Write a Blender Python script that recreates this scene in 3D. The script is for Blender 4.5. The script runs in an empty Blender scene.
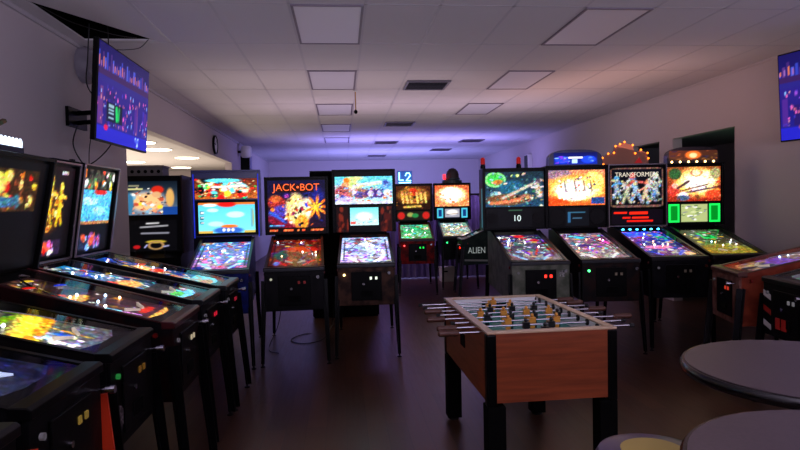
import bpy, bmesh, math, random
import numpy as np
from math import pi, sin, cos, radians, sqrt, atan, hypot
from mathutils import Matrix, Vector
from mathutils.geometry import tessellate_polygon

SC = bpy.context.scene
COL = SC.collection

# ---------------------------------------------------------------- camera
F = 600.0
PITCH, YAW, ROLL = atan(20.2 / 600), radians(5.52), radians(1.2)
cam_data = bpy.data.cameras.new('camera')
cam_data.sensor_width = 36.0
cam_data.lens = F * 36.0 / 800.0
cam_data.clip_start = 0.05
cam = bpy.data.objects.new('camera', cam_data)
COL.objects.link(cam)
fwd = Vector((sin(YAW) * cos(PITCH), cos(YAW) * cos(PITCH), -sin(PITCH)))
r0 = Vector((cos(YAW), -sin(YAW), 0)); u0 = r0.cross(fwd)
rt = r0 * cos(ROLL) - u0 * sin(ROLL); up = u0 * cos(ROLL) + r0 * sin(ROLL)
M = Matrix((rt, up, -fwd)).transposed().to_4x4(); M.translation = Vector((0, 0, 1.55))
cam.matrix_world = M
SC.camera = cam

# ---------------------------------------------------------------- world and lights
SC.view_settings.view_transform = 'Standard'
SC.view_settings.look = 'None'
SC.view_settings.exposure = 0.0
SC.view_settings.gamma = 1.0
SC.view_settings.use_curve_mapping = False
w = bpy.data.worlds.new('world'); SC.world = w; w.use_nodes = True
w.node_tree.nodes['Background'].inputs[0].default_value = (0.36, 0.29, 0.30, 1)
w.node_tree.nodes['Background'].inputs[1].default_value = 0.17


def area(name, loc, size, color, power, direction, spread=180):
    l = bpy.data.lights.new(name, 'AREA'); l.shape = 'RECTANGLE'
    l.size, l.size_y = size; l.color = color; l.energy = power; l.spread = radians(spread)
    o = bpy.data.objects.new(name, l); COL.objects.link(o); o.location = loc
    o.rotation_euler = Vector(direction).to_track_quat('-Z', 'Y').to_euler()
    return o


area('front_fill_light', (1.5, -1.2, 1.75), (5.0, 1.0), (0.79, 0.71, 1.0), 490, (0.04, 0.26, 1.0))  # unseen upward fill behind the camera, standing in for daylight
area('row_fill_up', (0.0, 7.75, 2.05), (3.6, 0.8), (0.85, 0.66, 0.74), 12, (0, 0.0, 1))  # added upward fill above the facing machines, standing in for their glow
area('right_fill_up', (3.3, 7.75, 2.12), (2.6, 0.8), (1.0, 0.55, 0.48), 12, (0.25, 0.15, 1))  # added reddish fill, standing in for glow off the right row's toppers
area('blacklight', (1.8, 14.5, 1.9), (4.5, 0.4), (0.34, 0.30, 1.0), 120, (0.0, 0.35, 1.0))
area('blacklight_low', (2.0, 12.05, 1.95), (2.4, 0.1), (0.50, 0.30, 1.0), 34, (0, 0.05, -1))
area('far_uplight', (1.4, 17.5, 1.2), (4.0, 0.4), (0.32, 0.32, 1.0), 190, (0, 0.9, 0.8))
area('mid_fill_up', (1.2, 9.6, 1.9), (5.0, 0.8), (0.80, 0.60, 0.78), 34, (0, 0.2, 1))  # added fill that brightens the middle of the ceiling, no fixture there
area('annex_fill', (-5.2, 12.5, 0.9), (3.5, 8.0), (1.0, 0.84, 0.66), 260, (0, 0, 1))  # added upward fill brightening the left room beyond what its lamps give
area('annex_glow', (6.2, 8.0, 1.2), (0.5, 0.5), (0.1, 1.0, 0.45), 1.5, (-0.3, 0.0, 1))

# ---------------------------------------------------------------- helpers
def lin(c):
    return tuple((v / 12.92 if v <= 0.04045 else ((v + 0.055) / 1.055) ** 2.4) for v in c)


MATS = {}


def mat(name, rgb, rough=0.5, metal=0.0, emit=0.0, noise=None, bump=0.0, scale=20, coat=0.0, spec=0.5):
    """plain principled surface; rgb in sRGB; noise = second colour mottled in"""
    if name in MATS:
        return MATS[name]
    m = bpy.data.materials.new(name); m.use_nodes = True
    nt = m.node_tree; b = nt.nodes['Principled BSDF']
    b.inputs['Base Color'].default_value = (*lin(rgb), 1)
    b.inputs['Roughness'].default_value = rough
    b.inputs['Metallic'].default_value = metal
    b.inputs['Coat Weight'].default_value = coat
    b.inputs['Specular IOR Level'].default_value = spec
    if emit:
        b.inputs['Emission Color'].default_value = (*lin(rgb), 1)
        b.inputs['Emission Strength'].default_value = emit
    n = nt.nodes.new('ShaderNodeTexNoise'); n.inputs['Scale'].default_value = scale
    n.inputs['Detail'].default_value = 4
    tc = nt.nodes.new('ShaderNodeTexCoord'); nt.links.new(tc.outputs['Object'], n.inputs['Vector'])
    if noise:
        r = nt.nodes.new('ShaderNodeValToRGB')
        r.color_ramp.elements[0].position = 0.42; r.color_ramp.elements[1].position = 0.6
        r.color_ramp.elements[0].color = (*lin(rgb), 1); r.color_ramp.elements[1].color = (*lin(noise), 1)
        nt.links.new(n.outputs['Fac'], r.inputs[0]); nt.links.new(r.outputs[0], b.inputs['Base Color'])
    if bump:
        bp = nt.nodes.new('ShaderNodeBump'); bp.inputs['Strength'].default_value = bump
        bp.inputs['Distance'].default_value = 0.01
        nt.links.new(n.outputs['Fac'], bp.inputs['Height']); nt.links.new(bp.outputs[0], b.inputs['Normal'])
    MATS[name] = m
    return m


def art_mat(strength, rough=0.4):
    key = 'art_%.2f_%.1f' % (strength, rough)
    if key in MATS:
        return MATS[key]
    m = bpy.data.materials.new(key); m.use_nodes = True
    nt = m.node_tree; b = nt.nodes['Principled BSDF']
    a = nt.nodes.new('ShaderNodeAttribute'); a.attribute_name = 'Col'
    nt.links.new(a.outputs['Color'], b.inputs['Base Color'])
    b.inputs['Roughness'].default_value = rough; b.inputs['Specular IOR Level'].default_value = 0.12
    if strength > 0:
        nt.links.new(a.outputs['Color'], b.inputs['Emission Color'])
        b.inputs['Emission Strength'].default_value = strength
    MATS[key] = m
    return m


def glass_mat():
    if 'glass' in MATS:
        return MATS['glass']
    m = bpy.data.materials.new('glass'); m.use_nodes = True
    nt = m.node_tree; nt.nodes.clear()
    out = nt.nodes.new('ShaderNodeOutputMaterial'); mx = nt.nodes.new('ShaderNodeMixShader')
    tr = nt.nodes.new('ShaderNodeBsdfTransparent'); gl = nt.nodes.new('ShaderNodeBsdfGlossy')
    gl.inputs['Roughness'].default_value = 0.06
    fr = nt.nodes.new('ShaderNodeFresnel'); fr.inputs['IOR'].default_value = 1.5
    ge = nt.nodes.new('ShaderNodeNewGeometry'); iv = nt.nodes.new('ShaderNodeMath'); iv.operation = 'SUBTRACT'; iv.inputs[0].default_value = 1.0
    ml = nt.nodes.new('ShaderNodeMath'); ml.operation = 'MULTIPLY'; m2 = nt.nodes.new('ShaderNodeMath'); m2.operation = 'MULTIPLY'; m2.inputs[1].default_value = 0.55
    nt.links.new(ge.outputs['Backfacing'], iv.inputs[1]); nt.links.new(iv.outputs[0], ml.inputs[0])
    nt.links.new(fr.outputs[0], ml.inputs[1]); nt.links.new(ml.outputs[0], m2.inputs[0]); nt.links.new(m2.outputs[0], mx.inputs[0]); nt.links.new(tr.outputs[0], mx.inputs[1])
    nt.links.new(gl.outputs[0], mx.inputs[2]); nt.links.new(mx.outputs[0], out.inputs['Surface'])
    MATS['glass'] = m
    return m


class MB:
    """collects shapes of ONE part"""
    def __init__(s):
        s.v = []; s.f = []

    def add(s, vs, fs):
        n = len(s.v); s.v += [tuple(p) for p in vs]; s.f += [tuple(i + n for i in q) for q in fs]
        return s

    def box(s, x0, x1, y0, y1, z0, z1):
        return s.add([(x0, y0, z0), (x1, y0, z0), (x1, y1, z0), (x0, y1, z0), (x0, y0, z1), (x1, y0, z1), (x1, y1, z1), (x0, y1, z1)],
                     [(0, 3, 2, 1), (4, 5, 6, 7), (0, 1, 5, 4), (1, 2, 6, 5), (2, 3, 7, 6), (3, 0, 4, 7)])

    def prism_x(s, x0, x1, prof):
        """prof = (y, z) outline, swept along x"""
        n = len(prof)
        vs = [(x0, y, z) for y, z in prof] + [(x1, y, z) for y, z in prof]
        fs = [tuple(range(n))[::-1], tuple(range(n, 2 * n))] + [(i, (i + 1) % n, n + (i + 1) % n, n + i) for i in range(n)]
        return s.add(vs, fs)

    def prism_y(s, y0, y1, prof):
        """prof = (x, z) outline, swept along y"""
        n = len(prof)
        vs = [(x, y0, z) for x, z in prof] + [(x, y1, z) for x, z in prof]
        fs = [tuple(range(n)), tuple(range(n, 2 * n))[::-1]] + [(i, n + i, n + (i + 1) % n, (i + 1) % n) for i in range(n)]
        return s.add(vs, fs)

    def prism_z(s, z0, z1, prof):
        n = len(prof)
        vs = [(x, y, z0) for x, y in prof] + [(x, y, z1) for x, y in prof]
        fs = [tuple(range(n))[::-1], tuple(range(n, 2 * n))] + [(i, (i + 1) % n, n + (i + 1) % n, n + i) for i in range(n)]
        return s.add(vs, fs)

    def lathe(s, prof, c=(0, 0, 0), axis='z', seg=20):
        """prof = (r, h) from bottom to top about axis through c"""
        vs = []; fs = []
        for r, h in prof:
            for k in range(seg):
                a = 2 * pi * k / seg
                p = (r * cos(a), r * sin(a), h)
                if axis == 'y': p = (p[0], p[2], p[1])
                if axis == 'x': p = (p[2], p[0], p[1])
                vs.append((c[0] + p[0], c[1] + p[1], c[2] + p[2]))
        for i in range(len(prof) - 1):
            for k in range(seg):
                fs.append((i * seg + k, i * seg + (k + 1) % seg, (i + 1) * seg + (k + 1) % seg, (i + 1) * seg + k))
        fs.append(tuple(range(seg))[::-1]); fs.append(tuple(range((len(prof) - 1) * seg, len(prof) * seg)))
        return s.add(vs, fs)

    def beam(s, p, q, w, d=None, w2=None):
        """rectangular bar from p to q"""
        d = d or w; w2 = w2 or w
        p = Vector(p); q = Vector(q); t = (q - p).normalized()
        a = t.cross(Vector((0, 1, 0)) if abs(t.y) < 0.9 else Vector((1, 0, 0))).normalized(); b = t.cross(a)
        vs = []
        for c, k in ((p, w), (q, w2)):
            for sx, sy in ((-1, -1), (1, -1), (1, 1), (-1, 1)):
                vs.append(c + a * sx * k / 2 + b * sy * d / 2)
        return s.add(vs, [(0, 1, 2, 3), (7, 6, 5, 4), (0, 4, 5, 1), (1, 5, 6, 2), (2, 6, 7, 3), (3, 7, 4, 0)])

    def tube(s, pts, r, seg=8):
        pts = [Vector(p) for p in pts]; n = len(pts); vs = []; fs = []
        for i, p in enumerate(pts):
            t = (pts[min(i + 1, n - 1)] - pts[max(i - 1, 0)]).normalized()
            a = t.cross(Vector((0.13, 0.21, 1)) if abs(t.z) < 0.9 else Vector((1, 0.1, 0))).normalized(); b = t.cross(a)
            for k in range(seg):
                an = 2 * pi * k / seg
                vs.append(p + a * r * cos(an) + b * r * sin(an))
        for i in range(n - 1):
            for k in range(seg):
                fs.append((i * seg + k, i * seg + (k + 1) % seg, (i + 1) * seg + (k + 1) % seg, (i + 1) * seg + k))
        fs.append(tuple(range(seg))[::-1]); fs.append(tuple(range((n - 1) * seg, n * seg)))
        return s.add(vs, fs)

    def build(s, name, m, parent=None, smooth=False, bevel=0.0):
        me = bpy.data.meshes.new(name); me.from_pydata(s.v, [], s.f); me.update()
        b = bmesh.new(); b.from_mesh(me); bmesh.ops.recalc_face_normals(b, faces=b.faces); b.to_mesh(me); b.free()
        me.materials.append(m)
        if smooth:
            me.shade_smooth()
            try:
                me.set_sharp_from_angle(angle=radians(40))
            except Exception:
                pass
        o = bpy.data.objects.new(name, me); COL.objects.link(o)
        if parent is not None: o.parent = parent
        if bevel:
            md = o.modifiers.new('bevel', 'BEVEL'); md.width = bevel; md.segments = 2; md.limit_method = 'ANGLE'
        return o


def tag(o, label=None, cat=None, group=None, kind=None):
    if label: o['label'] = label
    if cat: o['category'] = cat
    if group: o['group'] = group
    if kind: o['kind'] = kind
    return o


def thing(name, loc, rz, label, cat, group=None):
    o = bpy.data.objects.new(name, None); COL.objects.link(o); o.empty_display_size = 0.1
    o.location = loc; o.rotation_euler = (0, 0, rz)
    return tag(o, label, cat, group)


def lettering(name, text, size, loc, rot, m, parent, ext=0.002, sx=1.0):
    cu = bpy.data.curves.new(name, 'FONT'); cu.body = text; cu.size = size; cu.extrude = ext
    cu.align_x = 'CENTER'; cu.align_y = 'CENTER'
    t = bpy.data.objects.new(name + '_c', cu); COL.objects.link(t)
    bpy.context.view_layer.update()
    me = bpy.data.meshes.new_from_object(t.evaluated_get(bpy.context.evaluated_depsgraph_get()))
    bpy.data.objects.remove(t)
    me.materials.clear(); me.materials.append(m)
    o = bpy.data.objects.new(name, me); COL.objects.link(o); o.parent = parent
    o.location = loc; o.rotation_euler = rot; o.scale = (sx, 1, 1)
    return o


# ---- painting printed artwork into a colour attribute on a fine grid
class Art:
    def __init__(s, w, h, top, bot=None, seed=1):
        s.w, s.h = w, h; bot = bot or top
        s.rs = np.random.RandomState(seed)
        t = np.linspace(0, 1, h)[:, None, None]
        s.c = (np.array(top)[None, None, :] * (1 - t) + np.array(bot)[None, None, :] * t) * np.ones((h, w, 1))
        s.Y, s.X = np.meshgrid(np.linspace(0, 1, h), np.linspace(0, 1, w), indexing='ij')

    def mix(s, m, col):
        m = np.clip(m, 0, 1)[..., None]
        s.c = s.c * (1 - m) + np.array(col)[None, None, :] * m
        return s

    def blob(s, x, y, rx, ry, col, a=0, soft=0.35):
        dx = s.X - x; dy = s.Y - y
        u = (dx * cos(a) + dy * sin(a)) / rx; v = (-dx * sin(a) + dy * cos(a)) / ry
        return s.mix((1 + soft / 2 - np.sqrt(u * u + v * v)) / soft, col)

    def rect(s, x0, y0, x1, y1, col):
        return s.mix(((s.X >= x0) & (s.X <= x1) & (s.Y >= y0) & (s.Y <= y1)).astype(float), col)

    def line(s, x0, y0, x1, y1, wd, col):
        dx, dy = x1 - x0, y1 - y0; L = dx * dx + dy * dy + 1e-9
        t = np.clip(((s.X - x0) * dx + (s.Y - y0) * dy) / L, 0, 1)
        d = np.hypot(s.X - x0 - t * dx, s.Y - y0 - t * dy)
        return s.mix(1.5 - d / wd, col)

    def ring(s, x, y, rx, ry, wd, col):
        r = np.sqrt(((s.X - x) / rx) ** 2 + ((s.Y - y) / ry) ** 2)
        return s.mix(1.5 - abs(r - 1) / wd, col)

    def burst(s, x, y, r, col, n=9, ph=0.3):
        a = np.arctan2(s.Y - y, s.X - x); d = np.hypot(s.X - x, s.Y - y)
        return s.mix((r * (0.65 + 0.35 * np.cos(n * a + ph)) - d) / (0.35 * r) + 0.3, col)

    def specks(s, n, box, pal, r0=0.015, r1=0.05, asp=1.0, k=0.9):
        for _ in range(n):
            x = s.rs.uniform(box[0], box[2]); y = s.rs.uniform(box[1], box[3]); r = s.rs.uniform(r0, r1)
            col = np.array(pal[s.rs.randint(len(pal))])
            dx = s.X - x; dy = (s.Y - y) / asp; a = s.rs.uniform(0, pi); e = s.rs.uniform(0.3, 1)
            u = (dx * cos(a) + dy * sin(a)) / r; v = (-dx * sin(a) + dy * cos(a)) / (r * e)
            s.mix(k * (1.2 - np.sqrt(u * u + v * v)) / 0.4, col)
        return s

    def figure(s, x, y, h, body, skin, lean=0.0):
        """a small generic character: legs, trunk, arms, head"""
        s.line(x, y, x + lean * h, y - 0.45 * h, 0.09 * h, body)
        s.line(x, y, x - 0.12 * h, y + 0.42 * h, 0.06 * h, body)
        s.line(x, y, x + 0.16 * h, y + 0.40 * h, 0.06 * h, body)
        s.line(x + lean * h, y - 0.35 * h, x - 0.28 * h, y - 0.1 * h, 0.045 * h, skin)
        s.line(x + lean * h, y - 0.35 * h, x + 0.32 * h, y - 0.28 * h, 0.045 * h, skin)
        return s.blob(x + lean * h, y - 0.58 * h, 0.10 * h, 0.12 * h, skin)

    def mesh(s, name, P0, U, V, m, parent, detail=0.0):
        """P0 bottom-left corner, U to the right, V upwards"""
        P0, U, V = (np.array(q, float) for q in (P0, U, V))
        v = P0[None, None] + s.X[..., None] * U + (1 - s.Y[..., None]) * V
        idx = np.arange(s.w * s.h).reshape(s.h, s.w)
        f = np.stack([idx[1:, :-1], idx[1:, 1:], idx[:-1, 1:], idx[:-1, :-1]], -1).reshape(-1, 4)
        me = bpy.data.meshes.new(name)
        me.vertices.add(s.w * s.h); me.vertices.foreach_set('co', v.reshape(-1))
        me.loops.add(f.size); me.loops.foreach_set('vertex_index', f.reshape(-1).astype(np.int32))
        me.polygons.add(len(f)); me.polygons.foreach_set('loop_start', np.arange(0, f.size, 4, dtype=np.int32))
        me.update(calc_edges=True)
        if detail:
            rs = np.random.RandomState(s.w * 7 + s.h)
            nz = rs.rand(s.h, s.w, 3); nz = (nz + np.roll(nz, 1, 1)) / 2; g_ = rs.rand(s.h, s.w, 1)
            s.c = s.c * (1 + detail * ((nz - 0.5) * 1.1 + (g_ - 0.5) * 1.1)) + detail * 0.22 * (g_ > 0.88) * np.clip(s.c.max(-1, keepdims=True) * 2 - 0.3, 0, 1)
        c = np.clip(s.c, 0, 1); c = np.where(c <= 0.04045, c / 12.92, ((c + 0.055) / 1.055) ** 2.4)
        at = me.color_attributes.new('Col', 'FLOAT_COLOR', 'POINT')
        at.data.foreach_set('color', np.concatenate([c, np.ones((s.h, s.w, 1))], -1).reshape(-1).astype(np.float32))
        me.materials.append(m)
        o = bpy.data.objects.new(name, me); COL.objects.link(o)
        if parent is not None: o.parent = parent
        return o


# colours used in the artwork
K = (0.02, 0.02, 0.03); WH = (1, 1, 0.97); RED = (0.9, 0.08, 0.05); ORG = (1.0, 0.45, 0.08); YEL = (1.0, 0.85, 0.2)
CYN = (0.35, 0.9, 0.95); BLU = (0.1, 0.25, 0.85); NAV = (0.05, 0.07, 0.3); PUR = (0.5, 0.2, 0.85); PNK = (0.95, 0.4, 0.75)
GRN = (0.1, 0.85, 0.35); BRN = (0.4, 0.2, 0.1); TAN = (0.85, 0.65, 0.45); GRY = (0.5, 0.5, 0.55); LBL = (0.55, 0.75, 1.0)
DGR = (0.05, 0.25, 0.15)

# ---------------------------------------------------------------- materials of the room
def wall_material(name, rgb):
    return mat(name, rgb, rough=0.85, bump=0.15, scale=60, spec=0.2)


def floor_material():
    m = bpy.data.materials.new('floor_planks'); m.use_nodes = True; nt = m.node_tree; b = nt.nodes['Principled BSDF']
    tc = nt.nodes.new('ShaderNodeTexCoord'); mp = nt.nodes.new('ShaderNodeMapping')
    mp.inputs['Rotation'].default_value = (0, 0, pi / 2)
    br = nt.nodes.new('ShaderNodeTexBrick'); br.inputs['Scale'].default_value = 1.0
    br.inputs['Brick Width'].default_value = 1.2; br.inputs['Row Height'].default_value = 0.14
    br.inputs['Mortar Size'].default_value = 0.0015
    br.inputs['Color1'].default_value = (*lin((0.38, 0.245, 0.165)), 1); br.inputs['Color2'].default_value = (*lin((0.28, 0.175, 0.12)), 1)
    br.inputs['Mortar'].default_value = (*lin((0.08, 0.06, 0.05)), 1)
    n = nt.nodes.new('ShaderNodeTexNoise'); n.inputs['Scale'].default_value = 3.0; n.inputs['Detail'].default_value = 8
    mp2 = nt.nodes.new('ShaderNodeMapping'); mp2.inputs['Scale'].default_value = (14, 1, 1)
    mx = nt.nodes.new('ShaderNodeMix'); mx.data_type = 'RGBA'; mx.blend_type = 'MULTIPLY'; mx.inputs['Factor'].default_value = 0.7
    rr = nt.nodes.new('ShaderNodeMapRange'); rr.inputs['To Min'].default_value = 0.25; rr.inputs['To Max'].default_value = 0.45
    L = nt.links.new
    L(tc.outputs['Object'], mp.inputs[0]); L(mp.outputs[0], br.inputs['Vector'])
    L(tc.outputs['Object'], mp2.inputs[0]); L(mp2.outputs[0], n.inputs['Vector'])
    L(br.outputs['Color'], mx.inputs[6]); L(n.outputs['Fac'], mx.inputs[7]); L(mx.outputs[2], b.inputs['Base Color'])
    L(n.outputs['Fac'], rr.inputs['Value']); L(rr.outputs[0], b.inputs['Roughness'])
    return m


M_WALL = wall_material('wall_paint', (0.74, 0.70, 0.70))
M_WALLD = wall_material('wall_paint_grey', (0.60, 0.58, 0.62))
M_CEIL = mat('ceiling_tile', (0.78, 0.76, 0.76), rough=0.9, bump=0.3, scale=90, spec=0.1)
M_TEE = mat('ceiling_tee', (0.70, 0.68, 0.69), rough=0.5)
M_BLACK = mat('black_satin', (0.025, 0.025, 0.028), rough=0.35, spec=0.10)
M_BLACKM = mat('black_matte', (0.025, 0.025, 0.025), rough=0.75, spec=0.06)
M_CHROME = mat('chrome', (0.75, 0.75, 0.78), rough=0.22, metal=1.0)
M_STEEL = mat('dark_steel', (0.22, 0.22, 0.23), rough=0.35, metal=1.0)
M_RUB = mat('rubber', (0.05, 0.05, 0.05), rough=0.8)
M_CABLE = mat('cable_black', (0.03, 0.03, 0.035), rough=0.5)
M_WHITE = mat('white_plastic', (0.85, 0.84, 0.82), rough=0.4)
M_CARTON = mat('white_card', (0.80, 0.78, 0.74), rough=0.8)

# ---------------------------------------------------------------- the room
XL, XR, YB, H = -2.5, 5.0, 21.5, 3.17
tag(MB().box(-9, 9, -1.5, 23, -0.1, 0).build('floor', floor_material()), kind='structure')

# ceiling with a torn-open triangular gap beside the left screen
outer = [Vector((XL - 0.2, -1.5, H)), Vector((XR + 0.2, -1.5, H)), Vector((XR + 0.2, YB + 0.2, H)), Vector((XL - 0.2, YB + 0.2, H))]
hole = [Vector((-2.35, 4.86, H)), Vector((-1.72, 5.97, H)), Vector((-2.37, 5.97, H))]
tri = tessellate_polygon([outer, hole])
cm = MB(); cm.add([p[:] for p in outer + hole], [tuple(t) for t in tri]); ceil = cm.build('ceiling', M_CEIL)
md = ceil.modifiers.new('thick', 'SOLIDIFY'); md.thickness = 0.016; md.offset = 0
for p in ceil.data.polygons:
    pass
tag(ceil, kind='structure')
tag(MB().box(XL - 0.2, XR + 0.2, -1.5, YB + 0.2, 3.75, 3.85).build('ceiling', M_BLACKM), kind='structure')

# tee grid of the hung ceiling
tee = MB()
x = -0.38 - 0.61 * 3
while x < XR - 0.05:
    if x < -1.9:
        tee.box(x - 0.012, x + 0.012, -1.4, 4.8, H - 0.0098, H - 0.0085); tee.box(x - 0.012, x + 0.012, 6.0, YB, H - 0.0098, H - 0.0085)
    else:
        tee.box(x - 0.012, x + 0.012, -1.4, YB, H - 0.0098, H - 0.0085)
    x += 0.61
y = 4.87 - 1.17 * 5
while y < YB:
    if abs(y - 4.87) > 0.2 and abs(y - 6.04) > 0.2:
        tee.box(XL, XR, y - 0.010, y + 0.010, H - 0.0098, H - 0.0085)
    else:
        tee.box(-1.60 if y < 5 else -2.3, XR, y - 0.010, y + 0.010, H - 0.0098, H - 0.0085)
    y += 1.17
tag(tee.build('trim_1', M_TEE), kind='structure')

tag(MB().box(XL, XL + 0.02, 4.0, 7.0, H + 0.02, 3.74).box(XL, -1.2, 6.3, 6.32, H + 0.02, 3.74).build('plenum_dark_lining', M_BLACKM), kind='structure')  # black sheets added above the ceiling to keep the gap dark
# left wall: solid, then a wide opening under a header, then solid again
wl = MB()
wl.box(XL - 0.15, XL, -1.5, 7.35, 0, 3.75)
wl.box(XL - 0.15, XL, 7.35, 14.2, 2.60, 3.75)
wl.box(XL - 0.15, XL, 14.2, YB, 0, 3.75)
tag(wl.build('wall_left', M_WALL), kind='structure')
wr = MB()
wr.box(XR, XR + 0.15, -1.5, 7.22, 0, 3.75)
wr.box(XR, XR + 0.15, 7.22, 8.66, 2.46, 3.75)
wr.box(XR, XR + 0.15, 8.66, 9.04, 0, 3.75)
wr.box(XR, XR + 0.15, 9.04, 10.0, 2.46, 3.75)
wr.box(XR, XR + 0.15, 10.0, YB, 0, 3.75)
tag(wr.build('wall_right', M_WALL), kind='structure')
tag(MB().box(XL - 0.2, XR + 0.2, YB, YB + 0.15, 0, 3.75).build('wall_back', M_WALL), kind='structure')
# wall angle / moulding where the left wall meets the ceiling
tag(MB().box(XL, XL + 0.025, -1.5, YB, H - 0.045, H - 0.009).build('trim_2', M_TEE), kind='structure')
tag(MB().box(XR - 0.02, XR, -1.5, YB, H - 0.03, H - 0.009).build('trim_3', M_WALL), kind='structure')
tag(MB().box(XL, XL + 0.012, -1.5, 7.35, 0, 0.09).build('baseboard_left', M_BLACKM), kind='structure')
tag(MB().box(XR - 0.012, XR, -1.5, 7.22, 0, 0.09).build('baseboard_right', M_BLACKM), kind='structure')
# lit room beyond the left opening
an = MB()
an.box(-8.6, -8.45, 6.5, 19, 0, 2.78); an.box(-8.6, XL - 0.15, 18.9, 19.05, 0, 2.78); an.box(-8.6, XL - 0.15, 6.5, 6.65, 0, 2.78)
tag(an.build('wall_annex', M_WALL), kind='structure')
tag(MB().box(-8.6, XL - 0.151, 6.5, 19.05, 2.72, 2.80).build('ceiling', M_CEIL), kind='structure')
# dark room beyond the right openings
an = MB()
an.box(7.6, 7.75, 6.4, 12.1, 0, 2.7); an.box(XR + 0.15, 7.7, 12, 12.1, 0, 2.7); an.box(XR + 0.15, 7.7, 6.4, 6.5, 0, 2.7)
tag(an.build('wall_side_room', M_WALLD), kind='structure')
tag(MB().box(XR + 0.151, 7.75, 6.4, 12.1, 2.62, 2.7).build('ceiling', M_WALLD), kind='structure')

# ---------------------------------------------------------------- pinball machines
def cab_mat(c1, c2, sc=9):
    return mat('cab_%d%d%d_%d%d%d' % tuple(int(v * 99) for v in (*c1, *c2)), c1, rough=0.42, noise=c2, scale=sc, spec=0.12)


LEGM = {}


def playfield_art(pal, base, seed, dens=1.0, w=34, h=72, lamp=(1, 1, 0.95), extra=None):
    a = Art(w, h, base[0], base[1], seed)
    a.specks(int(26 * dens), (0, 0, 1, 0.95), [tuple(0.55 * v for v in p) for p in pal], 0.06, 0.16, 0.5, 0.8)
    a.specks(int(75 * dens), (0.02, 0.0, 0.98, 0.82), pal, 0.02, 0.07, 0.5, 0.9)
    # orbit lanes, inlanes, insert arrows and lamps
    for xx, c in ((0.06, K), (0.94, K)):
        a.line(xx, 0.1, xx, 0.8, 0.012, c)
    for i in range(5):
        a.line(0.3 + 0.1 * i, 0.60 - 0.03 * abs(i - 2), 0.42 + 0.04 * i, 0.72, 0.014, pal[(i + 1) % len(pal)])
    for i in range(int(16 * dens)):
        a.blob(a.rs.uniform(0.1, 0.9), a.rs.uniform(0.03, 0.8), 0.022, 0.011, lamp, 0, 0.6)
    a.line(0.14, 0.72, 0.34, 0.86, 0.02, pal[0]); a.line(0.86, 0.72, 0.66, 0.86, 0.02, pal[0])
    if extra: extra(a)
    return a


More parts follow.
